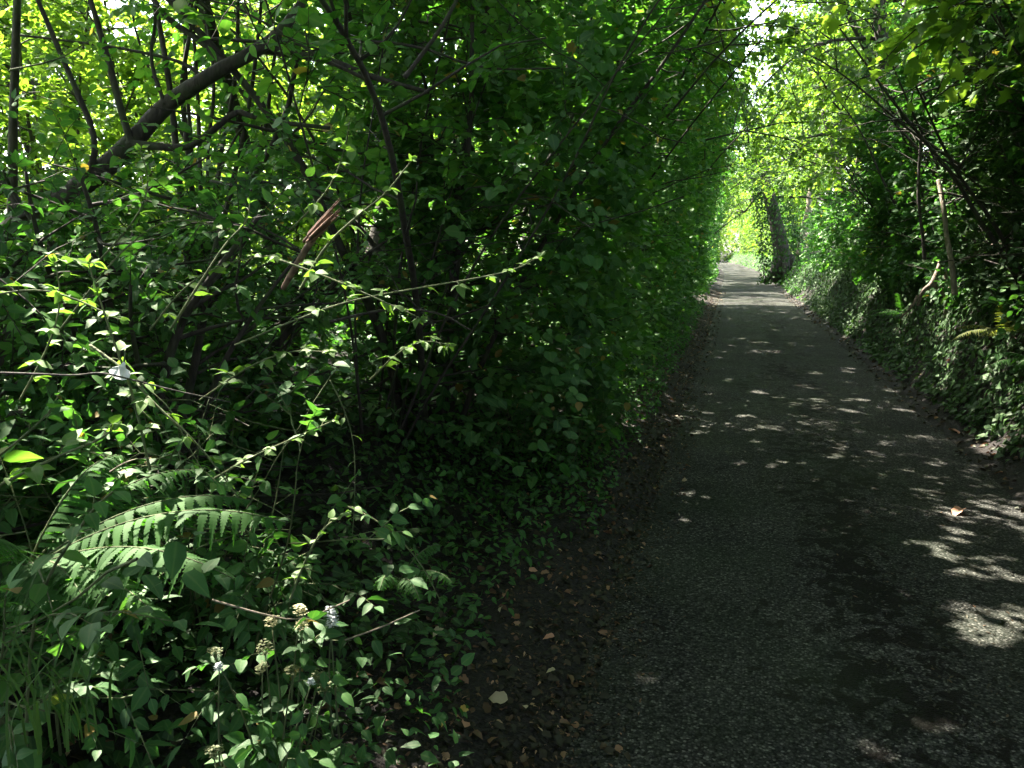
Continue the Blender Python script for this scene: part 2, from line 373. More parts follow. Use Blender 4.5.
for y0, x0, x1, r in [(25.8, -1.1, 2.4, .45), (26.6, -1.2, 2.4, .5), (27.5, -1.2, 2.4, .5), (28.3, -1.1, 2.3, .42), (32.5, -.5, 1.6, .25), (40, -.8, 1.8, .8), (47, -.8, 1.8, .9), (60, -1.4, 1.2, 1.3)]:
    for xx in np.arange(x0, x1, r*1.1): gap((xx+float(bend(y0)), y0, 0), r)

def P_(px, py, d): return P(px, py, d)
# shoots and stems in front of the tall hedge that stand in the sun
for px, py, d, r in [(235, 235, 2.2, .16), (250, 215, 2.2, .14), (395, 180, 2.2, .12), (370, 205, 2.2, .1), (535, 262, 2.2, .08), (495, 275, 2.2, .08), (450, 282, 2.2, .09),
                     (320, 235, 2.5, .14), (345, 300, 2.2, .1), (300, 275, 2.2, .12), (90, 290, 1.8, .13), (105, 320, 1.8, .12), (125, 362, 1.8, .1), (150, 385, 1.8, .08),
                     (50, 280, 2.0, .12), (40, 350, 1.8, .12), (90, 375, 1.8, .1), (35, 415, 1.6, .1), (110, 440, 1.6, .08), (215, 490, 1.7, .06), (170, 485, 1.7, .05),
                     (100, 510, 1.5, .05), (60, 508, 1.5, .05), (300, 440, 2.0, .06), (325, 425, 2.0, .06), (280, 200, 2.4, .1), (30, 230, 2.4, .14), (300, 620, 1.9, .05), (325, 615, 1.9, .03),
                     (330, 160, 2.8, .12), (10, 300, 2.2, .1), (20, 370, 2., .1), (60, 330, 2., .1), (365, 690, 2.3, .035), (205, 320, 2.2, .08), (170, 290, 2.2, .08)]:
    gap(P_(px, py, d), r*(.55 if d < 1.75 else .95))
# sunlit places on the dark bank and its roots
for px, py, d, r in [(940, 275, 9.5, .2), (945, 300, 9.5, .16), (985, 350, 7.6, .14), (1000, 330, 7.6, .12), (990, 430, 6.6, .16), (1015, 470, 6.4, .14), (935, 330, 9, .15), (950, 350, 8.8, .12),
                     (945, 380, 8.5, .1), (915, 280, 10, .14), (1000, 245, 8.5, .12), (870, 215, 16.5, .3), (860, 265, 15.5, .35), (945, 235, 10.5, .14), (1010, 285, 8, .1), (845, 310, 15, .3), (890, 300, 12, .2)]:
    gap(P_(px, py, d), r)
for _ in range(60):
    gap(P(R.uniform(20, 420), R.uniform(190, 340), R.uniform(2.1, 3.2)), R.uniform(.025, .06))
GP = np.array([g[0] for g in GAPS])

# ------------------------------------------------------------------ plants
def face_keep(pos, side):
    """hedge faces brushed back by passing traffic"""
    y = pos[:, 1]; z = pos[:, 2]; b = bend(y)
    if side < 0:
        f = -.70-.12*sstep(4.5, 3, y)+b+.15*wob(y*1.1, z*1.3)+.05*wob(y*4, z*4)+.22*np.clip(z-2.4, 0, 4)-.1*(z < .3)
        k = pos[:, 0] < f
    else:
        f = 2.3+b+.22*wob(y*1.2+4, z*1.2)+.06*wob(y*4, z*4)-.2*np.clip(z-2.2, 0, 4)
        k = pos[:, 0] > f
    return k
HOLE = P(395, 420, 3.5); HOLE2 = P(330, 360, 3.6)
def hollow_keep(pos):
    a = (pos-HOLE)/np.array([.95, 1.0, .62]); b = (pos-HOLE2)/np.array([.55, .6, .3])
    return ((a*a).sum(1) > 1+.25*wob(pos[:, 1]*4, pos[:, 2]*4)) & ((b*b).sum(1) > 1)
def cam_keep(pos, r=1.15):
    v = pos-EYEP
    dist = np.linalg.norm(v, axis=1)
    return dist > r

def make_shrub(name, label, cat, base, rng, h=4.2, rad=1.3, nst=8, nb=13, nsp=6, tmpl='hazel', leafmat='hazel', size=(.055, .095), side=0, group=None,
               tint=(.5, .2), lowest=.08, spray=.42, nleaf=12, extra=None, stemr=.03, gaps=True, keepf=None, up=.35, barkm='bark', face=0):
    base = np.array([base[0], base[1], float(gz(base[0], base[1]))-.05])
    t = thing(name, label, cat, base, group)
    WS, own, tp, td = [], [], [], []
    for i in range(nst):
        W = Wood(); WS.append(W)
        az = rng.uniform(0, 2*PI); tilt = rng.uniform(.08, .42)
        d = np.array([math.cos(az)*tilt, math.sin(az)*tilt, 1])
        pts = smooth(wander(rng, base+np.array([math.cos(az), math.sin(az), 0])*rng.uniform(.03, .25), d, h*rng.uniform(.75, 1.1), 9, .09, (math.cos(az)*.25, math.sin(az)*.25, -.1)))
        r = stemr*rng.uniform(.55, 1.15)
        W.tube(pts, np.linspace(r, r*.25, len(pts)), 6)
        for j in range(nb):
            f = rng.uniform(lowest, 1.0)
            p, dd = along(pts, f)
            a2 = rng.uniform(0, 2*PI)
            bd = np.array([math.cos(a2), math.sin(a2), rng.uniform(-.15, up*2)])
            bl = rad*rng.uniform(.45, 1.0)*(1.05-.35*f)
            bp = wander(rng, p, bd, bl, 4, .16, (0, 0, -.1))
            W.tube(bp, np.linspace(r*.32, .003, 5), 4, cap=False)
            for q in range(nsp):
                g = rng.uniform(.25, 1.0)
                sp_, sd_ = along(bp, g)
                tp.append(sp_); td.append(sd_*.7+rng.normal(0, .55, 3)+np.array([0, 0, .1])); own.append(i)
        tp.append(pts[-1]); td.append(nrm(pts[-1]-pts[-2])); own.append(i)
    if side and face:
        # regrowth that clothes the brushed face of the hedge
        m = face; yy = base[1]+rng.uniform(-1.35, 1.35, m); zz = base[2]+.15+(h*.95)*rng.random(m)**.9
        b_ = bend(yy); x0 = (EL-.2 if side < 0 else ER+.35)+b_
        if side < 0: fx = -.70-.12*sstep(4.5, 3, yy)+b_+.15*wob(yy*1.1, zz*1.3)+.22*np.clip(zz-2.4, 0, 4)-.12-rng.random(m)**1.5*.5
        else: fx = 2.3+b_+.22*wob(yy*1.2+4, zz*1.2)-.2*np.clip(zz-2.2, 0, 4)+.12+rng.random(m)**1.5*.5
        for a, b, c in zip(fx, yy, zz):
            tp.append(np.array([a, b, c])); td.append(np.array([-side*.8, 0, .1])+rng.normal(0, .55, 3)); own.append(-1)
    tp = np.array(tp); td = np.array(td)
    lv, tw = sprays(rng, tp, td, spray, nleaf, size, tint=tint)
    k = cam_keep(lv[0]) & (lv[0][:, 2] > gz(lv[0][:, 0], lv[0][:, 1])+.02)
    kt = cam_keep(tw[2], 1.2)
    if side: k &= face_keep(lv[0], side); kt &= face_keep(tw[2], side)
    k &= hollow_keep(lv[0]); kt &= hollow_keep(tw[2])
    if gaps: k &= sun_keep(lv[0], lv[1], lv[3])
    if keepf is not None: k &= keepf(lv[0]); kt &= keepf(tw[2])
    lv = filt(lv, k)
    own = np.array(own)
    for i, W in enumerate(WS):
        k2 = kt & (own == i); W.prisms(tw[0][k2], tw[1][k2], tw[2][k2], np.full(k2.sum(), .0022))
        obj('stem', W.mesh('shrub_stem', base), M[barkm], t)
    obj('foliage', build_leaves('shrub_foliage', *lv, tmpl, base), M[leafmat], t)
    return t

def make_tree(name, label, base, rng, h=9., r0=.14, lean=(0, 0), limbs=13, l2=7, nsp=9, limb_len=3.2, start=.3, tmpl='mid', leafmat='canopy', size=(.07, .12), group=None, tint=(.5, .2),
              bias=(0, 0, 0), nleaf=13, gaps=True, spray=.55, droop=.3, keepf=None, zmin=2.2, barkm='bark', trunk=None, elev=(.1, .9)):
    base = np.array([base[0], base[1], float(gz(base[0], base[1]))-.08])
    t = thing(name, label, 'tree', base, group)
    pts = trunk if trunk is not None else wander(rng, base, (lean[0], lean[1], 1), h, 12, .10, (0, 0, .2))
    T = Wood(); rr = r0*np.linspace(1, .18, len(pts)); rr[0] *= 1.5; rr[1] *= 1.12
    T.tube(pts, rr, 10)
    WS, own, tp, td = [], [], [], []; bias = np.array(bias)
    for i in range(limbs):
        Lw = Wood(); WS.append(Lw)
        f = start+(1-start)*(i+rng.uniform(0, .9))/limbs
        p, dd = along(pts, min(f, .99)); az = i*2.4+rng.uniform(-.5, .5)
        d = np.array([math.cos(az), math.sin(az), rng.uniform(*elev)])+bias
        ll = limb_len*(1.1-.6*(f-start)/(1-start))*rng.uniform(.75, 1.15)
        lp = wander(rng, p, d, ll, 8, .22, (0, 0, -.15)); over = (lp[:, 0]-bend(lp[:, 1]) > -1.3) & (lp[:, 0]-bend(lp[:, 1]) < 2.7)
        lp[:, 2] = np.where(over, np.maximum(lp[:, 2], zmin+.35+.12*np.arange(len(lp)) % .5), lp[:, 2]); lp = smooth(lp)
        lr = max(.010, r0*.28*(1.15-f))
        Lw.tube(lp, np.linspace(lr, lr*.2, len(lp)), 6)
        for j in range(l2):
            g = rng.uniform(.25, 1)
            q, qd = along(lp, g)
            bd = qd*.6+rng.normal(0, .6, 3)+np.array([0, 0, .1])
            bp = wander(rng, q, bd, ll*rng.uniform(.25, .5), 4, .18, (0, 0, -.25))
            if bp[:, 2].min() < zmin-.1 and -1.3 < bp[-1, 0]-bend(bp[-1, 1]) < 2.7: continue
            Lw.tube(bp, np.linspace(lr*.35, .004, 5), 4, cap=False)
            for s in range(nsp):
                sp_, sd_ = along(bp, rng.uniform(.1, 1))
                tp.append(sp_); td.append(sd_*.6+rng.normal(0, .6, 3)); own.append(i)
    tp = np.array(tp); td = np.array(td)
    lv, tw = sprays(rng, tp, td, spray, nleaf, size, droop=droop, tint=tint)
    zz = zmin+.4*wob(lv[0][:, 0]*.8, lv[0][:, 1]*.8)
    onlane = (lv[0][:, 0] > -1.2+bend(lv[0][:, 1])) & (lv[0][:, 0] < 2.6+bend(lv[0][:, 1]))
    k = cam_keep(lv[0], 1.6) & (~onlane | (lv[0][:, 2] > zz)) & (lv[0][:, 2] > gz(lv[0][:, 0], lv[0][:, 1])+.05)
    kt = cam_keep(tw[2], 1.8) & ((tw[2][:, 2] > zmin) | (tw[2][:, 0] < -1) | (tw[2][:, 0] > 2.6))
    k &= hollow_keep(lv[0]); kt &= hollow_keep(tw[2])
    if gaps: k &= sun_keep(lv[0], lv[1], lv[3])
    if keepf is not None: k &= keepf(lv[0]); kt &= keepf(tw[2])
    lv = filt(lv, k)
    own = np.array(own)
    obj('trunk', T.mesh('tree_trunk', base, .02, base[1]), M[barkm], t)
    for i, Lw in enumerate(WS):
        k2 = kt & (own == i); Lw.prisms(tw[0][k2], tw[1][k2], tw[2][k2], np.full(k2.sum(), .003))
        obj('limb', Lw.mesh('tree_limb', base), M['bark'], t)
    obj('crown', build_leaves('tree_crown', *lv, tmpl, base), M[leafmat], t)
    return t

# ================================================================== THE SETTING
xs = np.unique(np.concatenate([np.linspace(-160, -8, 30), np.arange(-8, -3, .4), np.arange(-3, 4.5, .09), np.arange(4.5, 9, .4), np.linspace(9, 160, 30)]))
ys = np.unique(np.concatenate([np.linspace(-60, -4, 20), np.arange(-4, 24, .12), np.arange(24, 60, .4), np.arange(60, 125, 1.2), np.linspace(126, 320, 30)]))
X, Y = np.meshgrid(xs, ys); Xb = X+bend(np.minimum(Y, 120))
Z = gz(Xb, Y)
idx = np.arange(X.size).reshape(X.shape)
F = np.stack([idx[:-1, :-1], idx[:-1, 1:], idx[1:, 1:], idx[1:, :-1]], -1).reshape(-1, 4)
g = obj('ground', new_mesh('ground', np.stack([Xb, Y, Z], -1).reshape(-1, 3), F, smooth=True), M['soil']); tag(g, 'dark earth banks and field edges either side of the lane', None, kind='structure')
xs = np.linspace(EL-.12, ER+.12, 22); ys = np.unique(np.concatenate([np.arange(-12, 40, .25), np.arange(40, 124, 1.)]))
X, Y = np.meshgrid(xs, ys)
Z = .006-.035*((X-.75)/1.2)**2*.5+.006*wob(X*2, Y*.8)
idx = np.arange(X.size).reshape(X.shape)
F = np.stack([idx[:-1, :-1], idx[:-1, 1:], idx[1:, 1:], idx[1:, :-1]], -1).reshape(-1, 4)
l = obj('lane', new_mesh('lane', np.stack([X+bend(Y), Y, Z], -1).reshape(-1, 3), F, smooth=True), M['asphalt']); tag(l, 'narrow worn asphalt lane with a dark mossy centre strip', None, kind='structure')
def lane_z(x, y): return .006-.0175*((x-bend(y)-.75)/1.2)**2+.006*wob((x-bend(y))*2, y*.8)
def top_z(x, y): return np.maximum(gz(x, y), np.where((x-bend(y) > EL-.1) & (x-bend(y) < ER+.1), lane_z(x, y), -9))

# ---- leaf litter on the verges and rotted bits on the lane (nobody could count it)
def scatter_flat(name, x, y, size, tint, matl, tmpl, label, lift=.010, tilt=.35):
    n = len(x); z = top_z(x, y)+lift
    az = R.uniform(0, 2*PI, n)
    d = np.stack([np.cos(az), np.sin(az), R.normal(0, tilt*.6, n)], -1); d = nrm(d)
    nn = np.stack([R.normal(0, tilt, n), R.normal(0, tilt, n), np.ones(n)], -1); nn = nrm(nn-d*np.sum(nn*d, -1, keepdims=True))
    o = obj(name, build_leaves(name, np.stack([x, y, z], -1), d, nn, size, tint, tmpl, (0, 0, 0)), M[matl])
    return tag(o, label, 'leaf litter', kind='stuff')
n = 34000
y = 1.0+33*R.random(n)**1.7; u = np.abs(R.normal(0, .62, n))*1.0-.1
u = np.where(R.random(n) < .1, -R.random(n)*.28, u)
k = R.random(n) < .72
scatter_flat('leaf_litter', EL+bend(y[k])-u[k], y[k], R.uniform(.006, .03, k.sum()), R.beta(.7, 1.15, k.sum()), 'litter', 'lance', 'slivers of twig and rotted leaf strewn over the verge under the tall hedge', tilt=.6)
k = ~k; n = int(k.sum()); y = y[k]; u = u[k]
scatter_flat('leaf_litter', EL+bend(y)-u, y, R.uniform(.012, .05, n), R.beta(.7, 1.6, n), 'litter', 'dry', 'brown fallen leaves and crumbs covering the verge under the tall hedge', tilt=.55)
n = 7000
y = 4+30*R.random(n)**1.5; w = R.random(n)**.8*1.5-.12
scatter_flat('leaf_litter', ER+bend(y)+w, y, R.uniform(.02, .07, n), R.beta(1.2, 2.2, n), 'litter', 'dry', 'brown fallen leaves lodged along the foot of the dark bank', tilt=.6)
n = 9000
y = 1.6+26*R.random(n)**1.6; x = .95+R.normal(0, .36, n)
k = R.random(n) < .18; x = np.where(k, R.uniform(EL, ER, n), x); x = np.where(y < 6, x+.06*(6-y), x)
k = (x > EL) & (x < ER) & (wob(x*1.5, y*.9) > -.35)
x, y = x[k], y[k]
scatter_flat('lane_debris', x, y, R.uniform(.006, .03, len(x)), R.beta(.8, 3, len(x))*.9, 'litter', 'lance', 'dark rotted leaf crumbs and twigs strewn along the middle of the lane', lift=.004, tilt=.2)

# ---- single fallen leaves one can point at
def fallen(px, py, s, m, label, lift=.03, dome=.2):
    p = ground_at(px, py)
    for _ in range(6):
        z = float(top_z(p[0], p[1])); d = (p-EYEP)/(p[2]-EYEP[2]); p = EYEP+d*(z+lift*.4-EYEP[2])
    p[2] = float(top_z(p[0], p[1]))+lift+(.045 if p[0] < EL-.35 else 0)
    az = R.uniform(0, 2*PI); d = np.array([[math.cos(az), math.sin(az), .15]]); d = nrm(d)
    s *= .72; nn = np.array([[R.normal(0, .45)+.1, R.normal(0, .45)-.25, 1.]]); nn = nrm(nn-d*np.sum(nn*d))
    p0 = p-d[0]*s*.5
    o = obj('fallen_leaf', build_leaves('fallen_leaf', p0[None], d, nn, np.array([s]), np.array([R.random()]), 'dry', p), M[m], loc=tuple(p))
    tag(o, label, 'fallen leaf', 'fallen leaves on the verge')
for a in [(365, 690, .085, 'pinkleaf', 'curled pinkish fallen leaf alone in a patch of sun under the hedge'),
          (533, 573, .06, 'pinkleaf', 'small orange-pink fallen leaf highest up the littered verge'),
          (550, 579, .06, 'brownleaf', 'tan curled leaf just beside a small orange-pink leaf on the verge'),
          (549, 640, .065, 'pinkleaf', 'flat pink fallen leaf out on the dark soil near the asphalt'),
          (498, 702, .10, 'paleleaf', 'large pale buff fallen leaf beside ivy on the verge'),
          (465, 713, .06, 'yellowleaf', 'yellow rounded fallen leaf at the tip of an ivy sprig'),
          (466, 727, .07, 'pinkleaf', 'rusty pink leaf lying just below a yellow one'),
          (442, 724, .06, 'yellowleaf', 'dull yellow-green leaf beside the bright yellow one'),
          (438, 645, .075, 'paleleaf', 'pale grey-pink dead leaf leaning against low ivy'),
          (448, 670, .05, 'yellowleaf', 'little yellow leaf half hidden in low ivy'),
          (515, 620, .07, 'brownleaf', 'tan oak-brown leaf among pale leaves on the littered slope'),
          (500, 622, .05, 'paleleaf', 'small buff leaf left of the tan brown leaf'),
          (551, 674, .05, 'paleleaf', 'narrow straw-coloured leaf near the asphalt edge'),
          (525, 710, .045, 'paleleaf', 'pale leaf sliver on bare black soil'),
          (955, 432, .16, 'pinkleaf', 'pink fallen leaf on the foot of the dark bank'),
          (958, 512, .16, 'pinkleaf', 'broad flat pink leaf where the bank meets the asphalt')]:
    fallen(*a)

# ================================================================== TALL HEDGE (the side with the leaf-littered verge)
rng = np.random.default_rng(11)
HG = 'hazel shrubs making up the tall hedge'
def near_front(p):            # the open, see-through hollow at the near end of the tall hedge
    return np.ones(len(p), bool)
hedge_y = [(5.0, -1.95, 4.6, 1.15, 'dense rounded-leaf hazel shrub over the black hollow beside the leaf-littered verge'),
           (6.4, -2.15, 5.2, 1.35, 'hazel shrub of glossy dark leaves just past the black hollow in the tall hedge'),
           (8.3, -2.1, 5.6, 1.4, 'tall hazel shrub with bright round leaves leaning out above the verge'),
           (10.4, -2.1, 5.8, 1.45, 'broad hazel shrub midway along the tall hedge where the litter strip narrows'),
           (12.6, -2.1, 5.2, 1.45, None), (15, -2.1, 5.2, 1.5, None), (17.5, -2.1, 5.4, 1.5, None), (20, -2.1, 5.4, 1.5, None), (22.6, -2.1, 5.4, 1.5, None), (25.4, -2.2, 5.2, 1.5, None),
           (28.6, -2.3, 5, 1.5, None), (32, -2.2, 5.4, 1.6, None), (35.4, -2.2, 5.4, 1.6, None), (39, -2.3, 5.4, 1.6, None)]
for i, (y, x, h, rad, lab) in enumerate(hedge_y):
    far = y > 14
    make_shrub('hazel_shrub', lab or 'hazel shrub merging into the leafy wall of the tall hedge far along the lane', 'shrub', (x+rng.normal(0, .08), y), rng, h, rad, nst=8 if not far else 7, nb=19 if not far else 15, nsp=7, tmpl='hazel' if y < 9 else 'mid', leafmat='bramble' if i % 3 == 0 else 'hazel',
               size=(.035, .095) if not far else (.06, .115), side=-1, group=HG, tint=(.5+.04*(i % 3), .2), lowest=.03, face=420 if y < 14 else 300,
               keepf=(lambda p: ((p[:, 0] > -2.75+.25*wob(p[:, 1]*2, p[:, 2]*2)) & (p[:, 1] > 4.2)) | (p[:, 2] < 1.2)) if i == 0 else None)
make_shrub('hazel_shrub', 'hazel shrub whose leafy top overhangs the black hollow beside the torn branch', 'shrub', (-2.1, 4.3), np.random.default_rng(91), 4.3, 1.05, nst=8, nb=15, nsp=6, tmpl='hazel', size=(.04, .085), group=HG, tint=(.6, .2), lowest=.3, stemr=.011,
           keepf=lambda p: (p[:, 2] > 1.95+.25*wob(p[:, 0]*3, p[:, 1]*3)) & (p[:, 0] < -.95) & (p[:, 0] > -2.75+.3*wob(p[:, 1]*2, p[:, 2]*2)))
far_sh = make_shrub('hazel_shrub', 'hazel shrub merging into the leafy wall of the tall hedge far along the lane', 'shrub', (-2.3+float(bend(44.8)), 44.8), rng, 5.4, 1.7, nst=7, nb=15, nsp=6, tmpl='far', leafmat='canopy', tint=(.75, .15), size=(.10, .15), group=HG, nleaf=9, gaps=False, lowest=.03)  # lighter, yellower leaf colour paints in the glow at the lane's far end
for i, y in enumerate([48.5, 52.5, 56.5, 61, 66, 71, 77, 83, 90, 97]):
    x = -2.45+float(bend(y)); copy_thing(far_sh, (x, y, float(gz(x, y))-.05), i*1.3, 1+.08*((i*7) % 3))

# near end of the tall hedge: looser bushes, small leaves, the field light behind them
NB = 'looser bushes at the near end of the tall hedge'
for y, x, h, rad, lab, tm, lm in [(2.9, -2.5, 1.9, 1.0, 'dark tangled bramble bush in front of the torn stump', 'ovate', 'bramble'),
                                  (1.7, -2.6, 1.8, 1.0, 'bramble bush with slender leaves behind the fern clump', 'ovate', 'bramble'),
                                  (3.9, -3.0, 2.0, 1.0, 'leafy dogwood bush under the forked black limb', 'hazel', 'hazel'),
                                  ]:
    make_shrub('bramble_bush' if lm == 'bramble' else 'dogwood_bush', lab, 'bush', (x, y), rng, h*.75, rad, nst=8, nb=13, nsp=6, tmpl=tm, leafmat=lm, size=(.035, .07), group=NB, tint=(.45, .22), lowest=.05, spray=.36,
               keepf=lambda p: p[:, 0] < -1.0-.08*wob(p[:, 1]*2, p[:, 2]*2)-.35*np.clip(.9-p[:, 2], 0, 1)*0)
# low bramble mounds filling the foot of the near hedge
for y, x, h, lab in [(2.2, -1.75, .95, 'low bramble mound around the cream flower heads'), 
                     (1.4, -1.75, .9, 'low bramble mound under the fern fronds'), (5.4, -1.2, .7, 'low bramble mound beside the narrow litter strip, past the black hollow'), (6.6, -1.2, .8, 'low bramble mound at the shaded foot of the glossy hazel')]:
    make_shrub('bramble_mound', lab, 'bush', (x, y), rng, h, .55, nst=7, nb=7, nsp=4, tmpl='ovate', leafmat='bramble', size=(.035, .07), group='bramble mounds along the verge', tint=(.35, .2), spray=.26, nleaf=8, stemr=.006, barkm='cane',
               keepf=lambda p: p[:, 0] < -.82-.1*wob(p[:, 1]*2.3, p[:, 2]*2))

# ---- the old leaning tree with the black forked limb, near end
def limb(W, pix, r0, r1, depth, sides=8, jit=.0):
    pts = np.array([P(a, b, depth if len(c) == 0 else c[0]) for a, b, *c in pix])
    # smooth by subdividing
    for _ in range(2):
        q = [pts[0]]
        for a, b in zip(pts[:-1], pts[1:]): q += [a*.75+b*.25, a*.25+b*.75]
        pts = np.array(q+[pts[-1]])
    W.tube(pts, np.linspace(r0, r1, len(pts)), sides)
    return pts
b0 = P(-70, 330, 4.4); b0[2] = float(gz(b0[0], b0[1]))
t = thing('leaning_tree', 'old leaning hedge tree with a thick black limb slanting up across the near hedge', 'tree', b0)
W = Wood(); tr = limb(W, [(-75, 420, 4.5), (-40, 275, 4.5), (25, 218, 4.4), (80, 188, 4.3), (132, 145, 4.3), (165, 105, 4.3), (205, 78, 4.2), (262, 48, 4.2), (300, 10, 4.2), (330, -50, 4.3)], .085, .014, 4.3, 10)
obj('trunk', W.mesh('leaning_trunk', b0, .012, 3), M['bark'], t)
for pix, r0, r1 in [([(128, 143), (150, 146), (188, 149), (212, 132), (236, 110), (250, 116), (275, 122), (330, 128)], .024, .01),
                    ([(240, 60), (225, 66), (200, 40), (160, 15), (140, -30)], .022, .012), ([(132, 145), (118, 100), (104, 40), (80, -30)], .024, .012),
                    ([(80, 188), (100, 145), (72, 82), (38, 0), (20, -40)], .02, .01), ([(262, 48), (285, 52), (330, 60), (380, 80), (430, 92)], .03, .01), ([(165, 105), (150, 60), (158, 20), (150, -20)], .012, .006),
                    ([(25, 218), (10, 190), (-20, 150)], .03, .02), ([(205, 78), (180, 60), (115, 47), (20, 35)], .012, .005)]:
    W = Wood(); limb(W, pix, r0, r1, 4.25, 7); obj('limb', W.mesh('leaning_limb', b0, .006, r0*100), M['bark'], t)
rg = np.random.default_rng(31)
tp = np.array([along(tr, rg.uniform(.35, 1))[0]+rg.normal(0, .55, 3) for _ in range(30)]); td = rg.normal(0, .6, (30, 3))+np.array([.3, -.2, .1])
lv, tw = sprays(rg, tp, td, .42, 12, (.045, .075), tint=(.6, .2))
lv = filt(lv, sun_keep(lv[0], lv[1], lv[3]) & cam_keep(lv[0], 1.5))
obj('crown', build_leaves('leaning_crown', *lv, 'hazel', b0), M['hazel'], t)

# hazel stool: a fan of thin upright stems
b0 = P(205, 330, 5.4); b0[2] = float(gz(b0[0], b0[1])); rg = np.random.default_rng(5)
t = thing('coppiced_hazel', 'coppiced hazel with a fan of thin upright black stems behind the forked limb', 'shrub', b0)
tp, td = [], []
for pix, r in [([(195, 215), (180, 100), (185, 60), (205, -30)], .022), ([(200, 215), (195, 120), (193, 40), (190, -30)], .018), ([(180, 220), (172, 90), (158, 20), (150, -40)], .026), ([(215, 215), (222, 140), (235, 90), (240, 10), (236, -40)], .02),
               ([(222, 215), (240, 150), (255, 80), (262, -20)], .02), ([(210, 215), (208, 150), (212, 80), (205, 10)], .016), ([(190, 220), (190, 150), (187, 60), (186, -30)], .02), ([(235, 215), (262, 150), (268, 100), (275, 20)], .022), ([(205, 215), (230, 140), (250, 120)], .012),
               ([(228, 215), (280, 130), (300, 60), (310, -30)], .022), ([(215, 220), (205, 180), (140, 60), (125, -20)], .015)]:
    W = Wood(); pts = limb(W, [(205+(pix[0][0]-205)*.35, 345)]+[(a+R.normal(0, 2), b) for a, b in pix], r, r*.5, 5.4+rg.normal(0, .25), 6)
    obj('stem', W.mesh('hazel_stem', b0, .004, r*900), M['bark'], t)
    for _ in range(3):
        p, d = along(pts, rg.uniform(.3, 1)); tp.append(p+rg.normal(0, .15, 3)); td.append(rg.normal(0, .7, 3)+np.array([0, 0, .2]))
lv, tw = sprays(rg, np.array(tp), np.array(td), .45, 12, (.05, .085), tint=(.65, .2)); lv = filt(lv, sun_keep(lv[0], lv[1], lv[3]))
obj('foliage', build_leaves('hazel_foliage', *lv, 'hazel', b0), M['hazel'], t)

def stick(name, label, cat, pix, r0, r1, depth, m, group=None, bumpy=.0, sides=7):
    W = Wood(); pts = limb(W, pix, r0, r1, depth, sides); o = pts[0]
    ob = obj(name, W.mesh(name, o, bumpy, 2), M[m], loc=tuple(o)); tag(ob, label, cat, group); return ob, pts
# torn reddish stump, with splinters
b0 = P(278, 300, 2.75); t = thing('torn_branch', 'torn-off dead branch with a reddish splintered end catching the sun', 'dead branch', b0)
W = Wood(); pts = limb(W, [(284, 288, 2.8), (293, 272, 2.72), (303, 254, 2.65), (318, 230, 2.6)], .010, .012, 2.7, 9); obj('branch', W.mesh('torn_wood', b0, .004, 1), M['deadwood'], t)
W = Wood(); e = P(316, 232, 2.6); e2 = P(338, 210, 2.52); rg = np.random.default_rng(3)
ax = e2-e
for k in range(12):
    o = rg.normal(0, .012, 3); L_ = rg.uniform(.55, 1.25); W.tube([e-ax*.35+o*.7, e+ax*.3*L_+o, e+ax*L_+o*1.35], [.0065, .0055, .0012], 5)
obj('splintered_end', W.mesh('splinters', b0), M['redwood'], t)
stick('dead_branch', 'thin brown dead branch lying level through the dark hollow', 'dead branch', [(330, 322), (362, 314), (395, 308), (440, 312), (470, 330)], .007, .003, 3.0, 'bark')
stick('dead_branch', 'pale dry pole slanting steeply through the upper hedge', 'dead branch', [(462, -10, 3.9), (440, 30, 3.9), (424, 52, 3.9), (405, 78, 3.9)], .009, .012, 3.9, 'bark', bumpy=.004)
stick('dead_branch', 'long bleached twig lying level under sunlit bramble shoots', 'dead branch', [(-30, 372), (40, 374), (75, 376), (100, 372), (125, 378), (180, 392), (230, 402)], .0028, .0014, 1.75, 'bark')
stick('dead_branch', 'bare dark twig fanning across the upper hedge under the pale pole', 'dead branch', [(350, 40), (420, 45), (480, 70), (560, 68)], .010, .004, 4.2, 'bark')
stick('dead_branch', 'pale bare twig poking out from low ivy above the litter', 'dead branch', [(345, 640), (380, 628), (402, 618), (420, 610)], .003, .0015, 2.3, 'palebark')
stick('dead_branch', 'thin grey twig below the cream flower heads', 'dead branch', [(212, 600), (240, 608), (262, 614), (300, 622), (350, 600)], .003, .0015, 1.9, 'palebark')
stick('dead_branch', 'curved straw-coloured twig arched in front of the black hollow above a fern', 'dead branch', [(110, 472), (122, 464), (135, 459), (150, 458)], .002, .001, 1.7, 'palebark')

